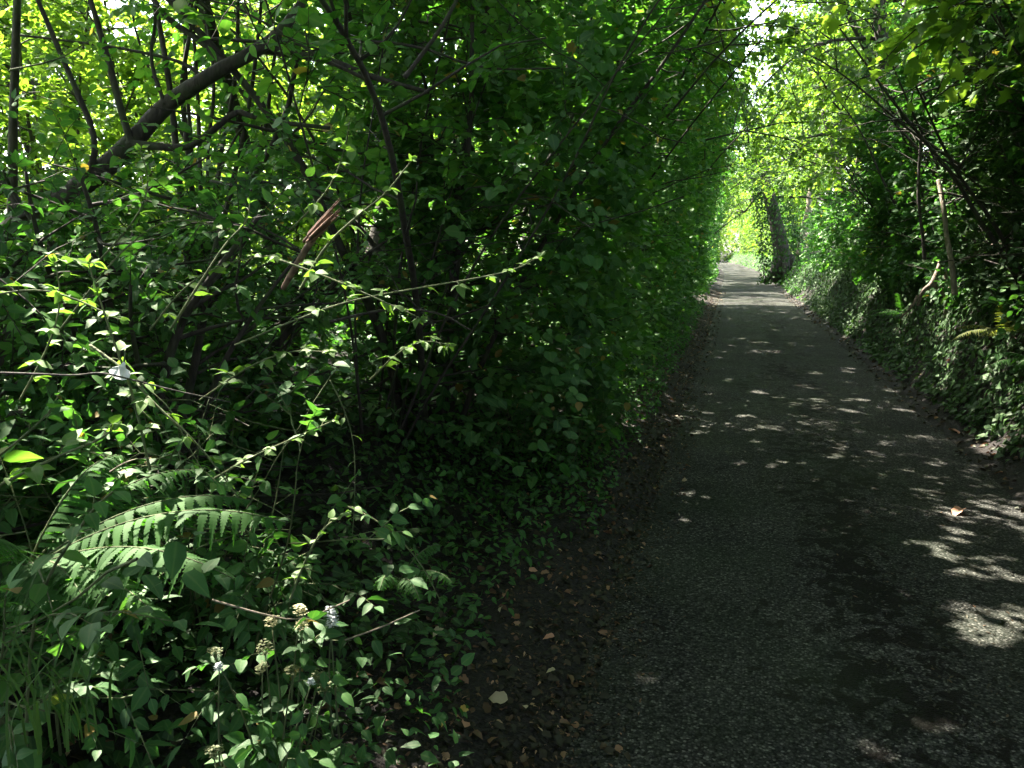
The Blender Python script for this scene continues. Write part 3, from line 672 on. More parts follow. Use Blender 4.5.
# ---- bramble and bindweed shoots reaching out into the sun
def shoot(name, label, cat, pix, depth, n, size, tmpl='ovate', r=.0035, lm='shoot', seed=0, trif=True, group='sunlit shoots in front of the tall hedge', droop=.5, start=.15):
    rg = np.random.default_rng(seed+100)
    W = Wood(); pts = limb(W, pix, r, r*.45, depth, 6); o = pts[0]
    t = thing(name, label, cat, o, group)
    pos, ld, ln, sz = [], [], [], []
    pet = Wood()
    for i in range(n):
        f = start+(1-start)*(i+.4)/n; p, d = along(pts, min(f, .995))
        side = nrm(np.cross(d, [0, 0, 1])+1e-6)*(1 if i % 2 else -1)
        bd = nrm(d*.5+side*.8+np.array([0, 0, .25])+rg.normal(0, .25, 3)); s = rg.uniform(*size)*(1.15-.55*f)
        pl = s*.45; e = p+bd*pl; W.tube([p, p+bd*pl*.5+np.array([0, 0, .002]), e], [r*.5, r*.4, r*.3], 4, cap=False)
        dd = bd-np.array([0, 0, droop*rg.uniform(.3, 1.3)])
        for j, (a, q) in enumerate(((0, 1), (1.1, .75), (-1.1, .75)) if trif else ((0, 1),)):
            l_ = nrm(dd*math.cos(a)+np.cross([0, 0, 1], dd)*math.sin(a)+rg.normal(0, .12, 3)); nn = np.array([0, 0, 1.])+rg.normal(0, .35, 3); nn = nrm(nn-l_*np.dot(nn, l_))
            pos.append(e); ld.append(l_); ln.append(nn); sz.append(s*q)
    d = nrm(pts[-1]-pts[-2])
    for k in range(3):
        l_ = nrm(d+rg.normal(0, .4, 3)); nn = nrm(np.cross(l_, [0.3, .2, .9])); pos.append(pts[-1]); ld.append(l_); ln.append(nn); sz.append(size[0]*.55)
    obj('cane', W.mesh('cane', o), M['cane'], t)
    obj('foliage', build_leaves('shoot_foliage', np.array(pos), np.array(ld), np.array(ln), np.array(sz), rg.uniform(.2, 1, len(pos)), tmpl, o), M[lm], t)
    return t
B = 'bramble shoot'
shoot('bramble_shoot', 'longest bramble shoot, arching level across the black hollow with a pale growing tip', B, [(235, 345, 2.6), (300, 318, 2.45), (350, 300, 2.35), (430, 286, 2.25), (490, 276, 2.2), (520, 268, 2.2), (540, 256, 2.2)], 2.2, 11, (.035, .055), seed=1)
shoot('bramble_shoot', 'bramble shoot rising to a pale forked tip just above the torn branch', B, [(300, 290, 2.4), (325, 245, 2.3), (362, 212, 2.2), (385, 195, 2.2), (412, 160, 2.2)], 2.2, 8, (.035, .06), seed=2, r=.0045)
shoot('bindweed_shoot', 'whitish climbing shoot ending in a small pale bud', 'climbing shoot', [(170, 330, 2.3), (205, 275, 2.25), (228, 240, 2.2), (248, 222, 2.2), (250, 204, 2.2)], 2.2, 8, (.03, .05), seed=3, r=.004, trif=False, tmpl='lance')
shoot('bramble_shoot', 'upright bramble shoot leafy to the tip, left of the white bell flower', B, [(150, 470, 1.9), (132, 390, 1.85), (115, 345, 1.8), (100, 300, 1.8), (88, 262, 1.8)], 1.8, 10, (.04, .06), seed=4)
shoot('bramble_shoot', 'bramble shoot hanging over the torn branch with drooping pointed leaves', B, [(280, 260, 2.3), (330, 278, 2.25), (380, 300, 2.2), (420, 318, 2.2)], 2.2, 8, (.04, .06), seed=5)
shoot('bramble_shoot', 'bramble shoot with broad pale leaves reaching in above the twig', B, [(-30, 300, 2.0), (30, 288, 2.0), (70, 296, 2.0), (120, 320, 2.0)], 2.0, 7, (.04, .06), seed=6)
shoot('bramble_shoot', 'short bramble shoot pointing out of the black hollow below the longest one', B, [(215, 478, 2.1), (255, 455, 2.05), (290, 440, 2.0), (335, 420, 2.0)], 2.0, 8, (.03, .045), seed=7)
shoot('bramble_shoot', 'bramble shoot curling over the fern with a pale star of young leaves', B, [(-30, 500, 1.7), (20, 475, 1.65), (60, 455, 1.6), (100, 440, 1.6), (112, 430, 1.6)], 1.6, 6, (.045, .065), seed=8, r=.004)
shoot('hanging_vine', 'thin wiry vine looping down past the fern with two leaves at its end', 'vine', [(120, 365, 1.9), (150, 390, 1.9), (172, 410, 1.9), (185, 440, 1.9), (205, 475, 1.9), (225, 486, 1.9)], 1.9, 3, (.035, .045), seed=9, r=.0018, trif=False, start=.7)
shoot('hanging_vine', 'pale trailing stem hanging straight in front of the black hollow', 'vine', [(330, 380, 2.3), (345, 410, 2.3), (355, 445, 2.3), (355, 500, 2.3), (352, 540, 2.3)], 2.3, 7, (.02, .035), seed=10, r=.002, trif=False)
shoot('bramble_shoot', 'low bramble shoot with bright young leaves above the flower heads', B, [(290, 600, 2.0), (305, 560, 2.0), (325, 525, 2.0), (345, 515, 2.0)], 2.0, 7, (.03, .045), seed=11)
shoot('bramble_shoot', 'bramble shoot arching between the leaning tree and the white-budded climber', B, [(60, 330, 2.4), (120, 250, 2.4), (170, 215, 2.4), (230, 230, 2.4)], 2.4, 9, (.035, .055), seed=12)
shoot('bramble_shoot', 'high bramble shoot crossing the hazel stems near the frame top', B, [(10, 70, 2.6), (60, 60, 2.6), (90, 40, 2.6)], 2.6, 5, (.03, .05), seed=13)
shoot('bramble_shoot', 'bramble shoot trailing down from the white bell flower into shade', B, [(90, 345, 1.9), (128, 372, 1.85), (150, 400, 1.8), (200, 445, 1.8), (240, 500, 1.85)], 1.85, 9, (.035, .055), seed=14)
shoot('bramble_shoot', 'dim bramble shoot drooping over the litter below the black hollow', B, [(330, 500, 2.5), (380, 520, 2.5), (420, 560, 2.45), (440, 600, 2.4)], 2.4, 9, (.035, .055), seed=15, lm='bramble')

for i, (pix, lab) in enumerate([([(150, 330, 2.5), (185, 285, 2.4), (225, 262, 2.4), (275, 255, 2.4)], 'short bramble shoot lit from behind, just left of the torn branch'),
                                ([(20, 400, 2.2), (50, 345, 2.1), (62, 300, 2.1), (55, 262, 2.1)], 'upright bramble shoot near the picture edge with pale green leaves to its tip'),
                                ([(200, 400, 2.5), (250, 365, 2.4), (290, 350, 2.35), (330, 352, 2.3)], 'bramble shoot dipping into the black hollow under the torn branch'),
                                ([(370, 380, 2.7), (400, 350, 2.6), (425, 340, 2.6), (450, 345, 2.6)], 'small bramble shoot inside the black hollow beneath the longest shoot'),
                                ([(100, 260, 2.6), (140, 215, 2.5), (150, 180, 2.5), (140, 150, 2.5)], 'bramble shoot climbing towards the forked black limb'),
                                ([(290, 230, 2.8), (330, 190, 2.7), (345, 150, 2.7), (350, 120, 2.7)], 'bramble shoot standing upright behind the torn branch')]):
    shoot('bramble_shoot', lab, B, pix, 2.4, 10, (.04, .065), seed=40+i)
# broad-leaved sapling at the picture's lower corner
shoot('broad_leaved_sapling', 'sapling with broad oval leaves in pairs, standing before the ferns', 'sapling', [(25, 800, 1.75), (28, 650, 1.6), (45, 580, 1.55), (75, 535, 1.5), (92, 510, 1.5), (112, 492, 1.5)], 1.5, 17, (.055, .085), seed=20, r=.004, trif=False, lm='hazel', tmpl='ovate', group=None, droop=.7)
shoot('broad_leaved_sapling', 'lower sapling with large dull oval leaves beside the grass tuft', 'sapling', [(-10, 830, 1.7), (20, 740, 1.65), (50, 690, 1.6), (90, 650, 1.55)], 1.6, 11, (.06, .10), seed=21, r=.004, trif=False, lm='bramble', tmpl='hazel', group=None, droop=.5)
shoot('broad_leaved_sapling', 'sapling of broad leaves at the frame edge just above the fern fronds', 'sapling', [(-60, 540, 1.7), (-20, 470, 1.65), (20, 440, 1.6), (50, 412, 1.6)], 1.6, 8, (.055, .085), seed=22, r=.004, trif=False, lm='hazel', tmpl='hazel', group=None, droop=.5)

# white bell flower
p = P(124, 363, 1.78); V, F = [], []
for i, (rr, z) in enumerate([(.003, 0), (.006, .012), (.012, .024), (.021, .034)]):
    for k in range(10):
        a = k*2*PI/10; V.append((rr*math.cos(a)*(1+.12*(k % 2)*(i == 3)), rr*math.sin(a), z))
F = np.array([(i*10+k, i*10+(k+1) % 10, (i+1)*10+(k+1) % 10, (i+1)*10+k) for i in range(3) for k in range(10)])
t = thing('bindweed_flower', 'white bell flower hanging among the bramble shoots', 'flower', p)
o = obj('petal', new_mesh('bell', np.array(V), F, {'tint': np.full(40, .7)}, smooth=True), M['whitepetal'], t); o.rotation_euler = (math.radians(125), .3, .6)
W = Wood(); W.tube([p+np.array([0, 0, 0]), p+np.array([-.004, .01, .02]), p+np.array([-.02, .03, .03])], [.003, .0015, .0012], 5); obj('stalk', W.mesh('stalk', p), M['cane'], t)

# ---- ferns
def frond_mesh(rg, pts, width, npair=26, taper=True):
    """a twice-divided frond along the polyline pts"""
    pos, F, tint = [], [], []
    n = 0
    sp = np.linalg.norm(pts[-1]-pts[0])/npair; bend_ = rg.normal(0, .12)
    for i in range(npair):
        f = .1+.9*(i+.5)/npair; p, d = along(pts, min(f, .995))
        L0 = width*sstep(-.05, .22, f)*(1.03-f)**.75
        side0 = nrm(np.cross(d, [0, 0, 1])); up = np.cross(side0, d)
        for sgn in (-1, 1):
            L_ = L0*rg.uniform(.8, 1.1)+.004
            ax = nrm(side0*sgn*(.93+rg.normal(0, .05))+d*(.3+rg.normal(0, .09))-up*(.15+rg.normal(0, .1))); q = nrm(np.cross(up, ax)+rg.normal(0, .12, 3)); dr = up*rg.uniform(.2, .9)
            m = max(5, int(L_/.0062)); ti = np.clip(rg.normal(.5, .2), 0, 1); pw = min(.56*sp, .014)*rg.uniform(.85, 1.1)
            for j in range(m):
                a0, a1 = j/m, (j+1.0)/m
                w0 = pw*(1-a0)**.8*rg.uniform(.88, 1.08)
                b0, b1 = p+ax*L_*a0-dr*L_*a0*a0, p+ax*L_*a1-dr*L_*a1*a1
                for s2 in (-1, 1):
                    c0 = b0+q*s2*w0*.7+ax*.001; tip = b0*.25+b1*.75+q*s2*w0+ax*.0025-up*.12*w0
                    pos += [b0, b1, tip, c0]; F.append((n, n+1, n+2, n+3) if s2 > 0 else (n+1, n, n+3, n+2)); n += 4; tint += [ti]*4
    return np.array(pos), np.array(F), np.array(tint)
def fern(label, root, fronds, seed, wid=.11, group='ferns', m='fern'):
    rg = np.random.default_rng(seed)
    t = thing('fern', label, 'fern', root, group)
    for tip, rise, wd in fronds:
        tip = np.array(tip); mid = (np.array(root)*.45+tip*.55)+np.array([0, 0, rise])
        s = np.linspace(0, 1, 14)[:, None]
        pts = (1-s)**2*np.array(root)+2*s*(1-s)*mid+s*s*tip
        V, F, ti = frond_mesh(rg, pts, wd, npair=int(20+5*rg.random()))
        fr = obj('frond', new_mesh('frond', V-np.array(root), F, {'tint': ti}), M[m], t)
        W = Wood(); W.tube(pts, np.linspace(.0035, .001, len(pts)), 5); obj('rachis', W.mesh('rachis', root), M['cane'], fr)
    return t
def under(px, py, d, drop):
    q = P(px, py, d); return q
fern('large fern with long arching fronds sweeping out over the dark undergrowth', P(20, 520, 1.75)-np.array([0, 0, .12]),
     [(P(285, 522, 1.65), .14, .15), (P(232, 578, 1.5), .12, .16), (P(165, 625, 1.5), .12, .15), (P(120, 455, 1.9), .12, .13), (P(-40, 560, 1.45), .12, .12), (P(250, 500, 1.85), .13, .13), (P(90, 610, 1.55), .12, .13), (P(60, 640, 1.5), .15, .10), (P(195, 470, 2.0), .12, .10)], 1)
rt = P(395, 560, 2.7)-np.array([0, 0, .1])
fern('small fern with short drooping fronds at the upper end of the litter slope', rt, [(P(452, 582, 2.5), .1, .06), (P(420, 600, 2.5), .1, .06), (P(380, 590, 2.5), .1, .06), (P(440, 545, 2.7), .08, .06)], 2)
q = np.array([-1.25, 6.6, float(gz(-1.25, 6.6))+.28])
fern('fern tucked into the hedge face well beyond the litter slope', q, [(q+np.array(v), .14, .09) for v in [(.42, -.15, .05), (.3, -.4, 0), (.4, .2, .08), (.1, -.45, .05), (.25, .4, .05)]], 3)
q = np.array([-1.2, 9.3, float(gz(-1.2, 9.3))+.3])
fern('fern low on the tall hedge, farthest of those in its face', q, [(q+np.array(v), .16, .1) for v in [(.45, -.1, .0), (.35, -.4, 0), (.4, .25, .05), (.1, -.5, .05)]], 4)
for (x, y, hh, lab, sd) in [(2.55, 8.6, .1, 'yellowish fern with curled fronds on top of the dark bank', 5), (2.5, 7.4, .1, 'fern hanging from the dark bank beside the picture edge', 6), (2.45, 6.5, .08, 'bright fern low on the dark bank close to the camera', 7), (2.5, 13.2, .1, 'fern on the dark bank between the bare roots and the ivied trunk', 8)]:
    q = np.array([x, y, float(gz(x, y))+hh])
    fern(lab, q, [(q+np.array(v), .18, .09) for v in [(-.5, -.1, -.05), (-.35, -.4, 0), (-.42, .3, .0), (0, -.5, .1), (.1, .5, .15), (-.15, -.2, .35)]], sd, m='fernyellow' if sd == 5 else 'fern')

# ---- grass tuft
q = P(62, 735, 1.38); rg = np.random.default_rng(8)
V, F, ti = [], [], []; n = 0
for i in range(24):
    az = rg.uniform(0, 2*PI); L_ = rg.uniform(.2, .42); w = rg.uniform(.0014, .0028); o = q+np.array([rg.normal(0, .04), rg.normal(0, .04), 0]); hd = np.array([math.cos(az), math.sin(az), 0]); sd = np.array([-hd[1], hd[0], 0]); t0 = rg.random()
    for k in range(9):
        f = k/8; p = o+np.array([0, 0, 1])*L_*(f-.42*f*f*rg.uniform(.98, 1.02))*1.1+hd*L_*.62*f*f
        ww = w*(1-f)**.6+.0004; V += [p-sd*ww, p+sd*ww]; ti += [t0, t0]
    for k in range(8): F.append((n+2*k, n+2*k+1, n+2*k+3, n+2*k+2))
    n += 18
t = obj('grass_tuft', new_mesh('grass_tuft', np.array(V)-q, np.array(F), {'tint': np.array(ti), 'rib': np.ones(len(ti))}), M['grass'], loc=tuple(q)); tag(t, 'tuft of long arching grass blades at the foot of the saplings', 'grass tuft')

# ---- plants with flat flower heads
def flower_head(rg, c, r, parent, m, org):
    pos, d, nn, sz = [], [], [], []
    e3 = nrm(np.array([.35, -.35, 1])+rg.normal(0, .3, 3)); e1 = nrm(np.cross(e3, [0, 1, .2])); e2 = np.cross(e3, e1)
    for k in range(46):
        a = k*2.4; rr = r*math.sqrt(k/46); p = c+e1*rr*math.cos(a)+e2*rr*math.sin(a)+e3*(.45*r*(1-(rr/r)**2)+rg.normal(0, .003))+rg.normal(0, .0015, 3)
        for j in range(4):
            b = j*PI/2+rg.random(); v = np.array([math.cos(b), math.sin(b), .25]); pos.append(p); d.append(v/np.linalg.norm(v)); u = np.array([0, 0, 1.]); nn.append(nrm(u-d[-1]*np.dot(u, d[-1]))); sz.append(rg.uniform(.0035, .0055))
    hd = obj('flower_head', build_leaves('flower_head', np.array(pos), np.array(d), np.array(nn), np.array(sz), rg.random(len(pos)), 'far', org), M[m], parent)
    W = Wood()
    for k in range(9):
        a = k*2*PI/9; W.tube([c-np.array([0, 0, r*1.1]), c+np.array([math.cos(a), math.sin(a), 0])*r*.55], [.0009, .0006], 4, cap=False)
    obj('stalk', W.mesh('stalk', org), M['cane'], hd)
def flowering(label, base, heads, seed, m='petal', nleaf=26):
    rg = np.random.default_rng(seed); base = np.array(base); base[2] = float(gz(base[0], base[1]))
    t = thing('flowering_plant', label, 'flowering plant', base, 'flowering plants in the near undergrowth')
    W = Wood(); tp, td = [], []
    for px, py, d, r in heads:
        c = P(px, py, d); mid = base*.5+c*.5+np.array([rg.normal(0, .03), rg.normal(0, .03), .05]); s = np.linspace(0, 1, 8)[:, None]; e = c-np.array([0, 0, r*1.1])
        pts = (1-s)**2*base+2*s*(1-s)*mid+s*s*e; W.tube(pts, np.linspace(.004, .0016, 8), 5); flower_head(rg, c, r, t, m, base)
        for k in range(4):
            p, dd = along(pts, rg.uniform(.3, .97)); tp.append(p); td.append(rg.normal(0, .6, 3)+np.array([.3, -.3, .1]))
    lv, tw = sprays(rg, np.array(tp), np.array(td), .14, 5, (.035, .06), tint=(.5, .2)); lv = filt(lv, cam_keep(lv[0], .9))
    W.prisms(*tw, np.full(len(tp), .0015)); obj('stem', W.mesh('stem', base), M['cane'], t); obj('foliage', build_leaves('foliage', *lv, 'ovate', base), M['bramble'], t)
flowering('plant with sunlit cream flower heads in the middle of the near undergrowth', P(290, 760, 2.05), [(300, 610, 1.9, .017), (302, 625, 1.88, .017), (272, 622, 1.9, .016)], 41)
flowering('plant with one pure white flower head beside the cream ones', P(345, 760, 2.1), [(330, 613, 1.95, .017), (332, 622, 1.94, .014)], 42, 'whitepetal')
flowering('plant with several dull greenish flower heads low in the shade', P(270, 790, 2.0), [(265, 648, 1.85, .018), (292, 671, 1.85, .017), (318, 676, 1.9, .016), (325, 688, 1.9, .016), (215, 652, 1.8, .015), (262, 668, 1.82, .014)], 43, 'greenpetal')
flowering('plant with one faded flower head at the very bottom of the undergrowth', P(215, 820, 1.55), [(214, 752, 1.5, .016)], 44, 'greenpetal')
flowering('plant with a tiny white flower near the grass tuft', P(225, 780, 1.8), [(219, 667, 1.75, .008), (311, 682, 1.8, .006)], 45, 'whitepetal')

# ---- ivy and herbs carpeting both banks
def carpet(name, label, x, y, hmax, size, m, tmpl, parentname=None, tint=(.4, .22), droop=.3, catg='ground cover'):
    n = len(x); z = gz(x, y)+np.abs(R.normal(0, hmax, n))+.015
    gx = (gz(x+.08, y)-gz(x-.08, y))/.16; gy = (gz(x, y+.08)-gz(x, y-.08))/.16
    nn = nrm(np.stack([-gx, -gy, np.ones(n)], -1)+R.normal(0, .45, (n, 3))); d = R.normal(0, 1, (n, 3))-np.array([0, 0, droop]); d = nrm(d-nn*np.sum(nn*d, -1, keepdims=True))
    pos = np.stack([x, y, z], -1); k = cam_keep(pos, .8) & sun_keep(pos)
    pos, d, nn = pos[k], d[k], nn[k]
    o = obj(name, build_leaves(name, pos, d, nn, R.uniform(*size, len(pos)), np.clip(R.normal(*tint, len(pos)), 0, 1), tmpl, (0, 0, 0)), M[m]); return tag(o, label, catg, kind='stuff')
n = 15000; y = .4+25*R.random(n)**1.35; u = .3+1.9*R.random(n)**.9; k = (u > .5+.14*sstep(4.5, 3, y)+.3*wob(y*1.9, u*2.1)); carpet('ivy_ground_cover', 'ivy and small herbs carpeting the ground under the tall hedge', EL-u[k], y[k], .09, (.03, .065), 'ivy', 'ivy')
n = 17000; y = 1.6+20*R.random(n)**1.2; u = .22+1.1*R.random(n); k = (R.random(n) < .6+.4*sstep(3, 5, y)) & (u > .23+.16*sstep(5, 3, y)+.18*wob(y*2.6, u*2.6)); carpet('verge_plants', 'small leafy plants creeping from the hedge foot over the litter', EL-u[k]+.08, y[k], .15, (.022, .06), 'bramble', 'ovate', tint=(.35, .2))
n = 14000; y = 1+17*R.random(n); x = -2.2-3.6*R.random(n); carpet('hedge_ground_cover', 'green plants added over the ground inside and behind the tall hedge to darken the hollow', x, y, .12, (.06, .11), 'bramble', 'mid', tint=(.3, .2))  # leaf carpet added to darken pale ground seen through the hollow
n = 16000; y = 4+26*R.random(n)**1.25; w = .16+1.5*R.random(n); carpet('bank_plants', 'leafy plants hanging thickly over the dark bank face', ER+w+bend(y), y, .2, (.045, .10), 'ivy', 'ovate', tint=(.35, .25), droop=.8)  # dark ivy leaf colour stands in for shade on the bank face
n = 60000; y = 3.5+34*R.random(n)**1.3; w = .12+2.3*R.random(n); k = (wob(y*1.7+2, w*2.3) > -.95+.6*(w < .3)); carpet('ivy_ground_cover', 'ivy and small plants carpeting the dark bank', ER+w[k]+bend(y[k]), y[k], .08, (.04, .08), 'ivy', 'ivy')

n = 22000; y = 26+88*R.random(n); u = .1+2.4*R.random(n); sd = R.random(n) < .5
carpet('verge_ground_cover', 'low green plants on both verges along the far lane', np.where(sd, EL-u-.25, ER+u)+bend(y), y, .16, (.08, .16), 'hazel', 'far', tint=(.4, .2))
# ================================================================== DARK BANK (across the lane): hedge, roots, trunks
rng = np.random.default_rng(23)
HB = 'shrubs of the hedge along the dark bank'
for i, (y, x, h, rad, lab) in enumerate([(5.0, 3.25, 3.6, 1.2, 'dark shrub with bare thin stems on the near end of the dark bank'), (7.0, 3.2, 3.6, 1.2, 'dark leafy shrub above the curled yellowish fern'),
                                         (9.0, 3.15, 3.7, 1.2, 'dark shrub with upright stems above the bare reddish roots'), (11., 3.1, 3.6, 1.2, 'shrub with bright-edged leaves between the bare roots and ivied trunk'),
                                         (13.2, 3.15, 3.4, 1.2, None), (15.2, 3.3, 2.9, 1.1, None), (19.2, 3.6, 2.2, 1.0, None), (21.6, 3.6, 2.0, 1.0, None), (24, 3.6, 1.8, .9, None), (29, 4.6, 1.6, .9, None), (44, 3.7, 4, 1.4, None)]):
    make_shrub('hedge_shrub', lab or 'green shrub in the far part of the hedge on the dark bank', 'shrub', (x, y), rng, h, rad, nst=10 if y < 12 else 8, nb=18 if y < 14 else 15, nsp=7 if y < 15 else 6, tmpl='hazel' if y < 9 else 'mid', leafmat='ivy' if y < 12 and i % 2 == 0 else 'bramble' if y < 14 else 'hazel', size=(.055, .09) if y < 12 else (.065, .11), side=1, group=HB, lowest=.08, tint=(.35, .2), up=.45, face=260 if y < 17 else 120)  # near shrubs get darker leaves, shade put into their colour
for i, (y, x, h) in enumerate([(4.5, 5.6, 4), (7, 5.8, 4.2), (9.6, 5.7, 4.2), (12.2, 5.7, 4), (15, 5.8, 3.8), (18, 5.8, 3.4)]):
    make_shrub('light_blocking_shrub', 'mostly hidden shrub added behind the hedge on the dark bank to block light', 'shrub', (x, y), rng, h, 1.5, nst=9, nb=15, nsp=6, tmpl='mid', size=(.08, .12), group='light-blocking thicket added behind the dark bank', gaps=False, lowest=.1, tint=(.3, .2))  # added mainly to stop light coming through behind the hedge
for i, (x, y) in enumerate([(3.4, 2.6), (3.4, .2), (3.4, -2.4), (3.3, -5), (3.2, -8), (-2.2, -2.2), (-2.3, -5), (-2.2, -8)]):
    make_shrub('hedge_shrub', 'hedge shrub standing beside or behind the camera on the dark bank side' if x > 0 else 'hedge shrub standing behind the camera on the littered verge side', 'shrub', (x, y), rng, 4.4, 1.3, nst=8, nb=12, nsp=6, tmpl='mid', size=(.09, .14), side=1 if x > 0 else -1, group='hedge shrubs around the camera', lowest=.05, tint=(.4, .2))
far_sr = make_shrub('hedge_shrub', 'green shrub in the far part of the hedge on the dark bank', 'shrub', (3.7+float(bend(47)), 47), rng, 4.4, 1.6, nst=7, nb=14, nsp=6, tmpl='far', leafmat='canopy', tint=(.75, .15), size=(.10, .15), group=HB, nleaf=9, gaps=False)  # far brightness put into the leaf colour, paler than the nearer shrubs
for i, y in enumerate([51, 55.5, 60, 65, 70, 76, 82, 89, 96, 104]):
    x = 3.6+float(bend(y)); copy_thing(far_sr, (x, y, float(gz(x, y))-.05), i*1.7, 1+.08*((i*5) % 3))

# pale slim stems rising from the bank
for pix, d, r, lab in [([(955, 295, 8.2), (951, 255, 8.2), (946, 235, 8.3), (943, 205, 8.3), (938, 180, 8.4)], 8.3, .03, 'pale slim stem rising straight behind the bare reddish roots'), ([(925, 260), (921, 225), (917, 190), (922, 130)], 9.2, .022, 'thin grey stem just beyond the pale slim stem')]:
    stick('bare_sapling', lab, 'sapling', pix, r, r*.7, d, 'palebark' if r > .025 else 'bark', bumpy=.006)
stick('fallen_branch', 'pale fallen branch lying level over the top of the dark bank', 'dead branch', [(960, 262, 8.6), (985, 248, 8.5), (1000, 243, 8.4), (1030, 250, 8.3), (1060, 252, 8.2)], .022, .014, 8.5, 'palebark', bumpy=.004)
# bare roots where the bank has worn away
b0 = np.array(P(940, 290, 9.5)); t = thing('bare_roots', 'bare reddish roots twisting out of the worn dark bank', 'roots', b0)
for pix, r in [([(941, 262), (938, 270), (932, 284), (924, 290), (918, 305, 9.7)], .035), ([(941, 262), (944, 272), (947, 282), (956, 288), (966, 288, 9.7)], .03), ([(936, 280), (942, 292), (947, 300), (945, 318, 9.7)], .028), ([(932, 284), (940, 290), (950, 288)], .03), ([(918, 296), (910, 310), (900, 318, 9.8)], .02)]:
    W = Wood(); limb(W, pix, r, r*.5, 9.5, 8); obj('root', W.mesh('root', b0, .012, r*100), M['rootwood'], t)

# ---- trees by hand: ivied trunk, big clad trunk by the lane, twin stems
TREE_G = 'trees roofing the lane'
rng = np.random.default_rng(77)
def ivy_clad(t, pts, radii, base, n, seed, size=(.05, .10)):
    rg = np.random.default_rng(seed); pos, d, nn = [], [], []
    for _ in range(n):
        f = rg.random()**1.2; p, ax = along(pts, f*.98); r = np.interp(f, np.linspace(0, 1, len(radii)), radii)
        v = rg.normal(0, 1, 3); v -= ax*np.dot(v, ax); v = nrm(v); q = p+v*(r+abs(rg.normal(0, .07+.14*(1-f))))
        dd = nrm(rg.normal(0, .6, 3)-np.array([0, 0, .9])); m_ = nrm(v+rg.normal(0, .4, 3)); m_ = nrm(m_-dd*np.dot(m_, dd)); pos.append(q); d.append(dd); nn.append(m_)
    pos = np.array(pos); k = sun_keep(pos)
    obj('ivy', build_leaves('trunk_ivy', pos[k], np.array(d)[k], np.array(nn)[k], rg.uniform(*size, k.sum()), np.clip(rg.normal(.45, .25, k.sum()), 0, 1), 'mid', base), M['ivy'], t)
def bole(base, lean, h, seed, n=12, j=.08):
    rg = np.random.default_rng(seed); base = np.array([base[0], base[1], float(gz(*base))-.1]); return wander(rg, base, (lean[0], lean[1], 1), h, n, j, (0, 0, .2))
tr = bole((3.05, 17.2), (.0, 0), 9, 1)
tA = make_tree('ivied_tree', 'thick ivied tree trunk standing on the dark bank past the bare roots', (3.05, 17.2), rng, trunk=tr, r0=.26, limbs=13, l2=6, nsp=6, limb_len=3.6, start=.32, group=TREE_G, zmin=2.6, size=(.08, .12), tint=(.6, .2))
ivy_clad(tA, tr, np.linspace(.34, .06, 13), tr[0], 2400, 61)
tr = bole((2.3, 40), (-.05, 0), 10, 2)
tB = make_tree('ivied_tree', 'massive dark ivy-clad tree leaning at the very edge of the lane', (2.3, 40), rng, trunk=tr, r0=.42, limbs=13, l2=6, nsp=6, limb_len=3.8, start=.38, group=TREE_G, zmin=3, size=(.09, .13), tint=(.6, .2))
ivy_clad(tB, tr, np.linspace(1.0, .12, 13), tr[0], 4500, 62, (.09, .16))
for dx, dy, hh in [(-.75, -.5, .8), (.7, -.4, .7), (.1, -.9, .6)]:
    W = Wood(); q = tr[0]; W.tube([q+np.array([dx*.3, dy*.3, hh+.5]), q+np.array([dx*.7, dy*.7, hh*.5]), q+np.array([dx*1.2, dy*1.1, -.05])], [.2, .17, .1], 8); obj('root', W.mesh('root', q, .02, hh*5), M['bark'], tB)
tr2 = bole((2.95, 40.4), (.1, 0), 8, 12); W = Wood(); W.tube(tr2, np.linspace(.2, .05, len(tr2)), 9); obj('second_trunk', W.mesh('second_trunk', tr[0], .02, 7), M['palebark'], tB)
tr = bole((3.1, 25.5), (-.08, 0), 8, 3)
tC = make_tree('twin_stemmed_tree', 'slim twin-stemmed tree with pale leaning stems beyond the ivied trunk', (3.1, 25.5), rng, trunk=tr, r0=.12, limbs=12, l2=6, nsp=6, limb_len=3.0, start=.4, group=TREE_G, zmin=2.8, size=(.09, .13), tint=(.7, .2), barkm='palebark')
tr2 = bole((3.35, 25.4), (-.05, 0), 7.5, 14); W = Wood(); W.tube(tr2, np.linspace(.10, .03, len(tr2)), 8); obj('second_trunk', W.mesh('second_trunk', tr[0], .015, 5), M['bark'], tC)

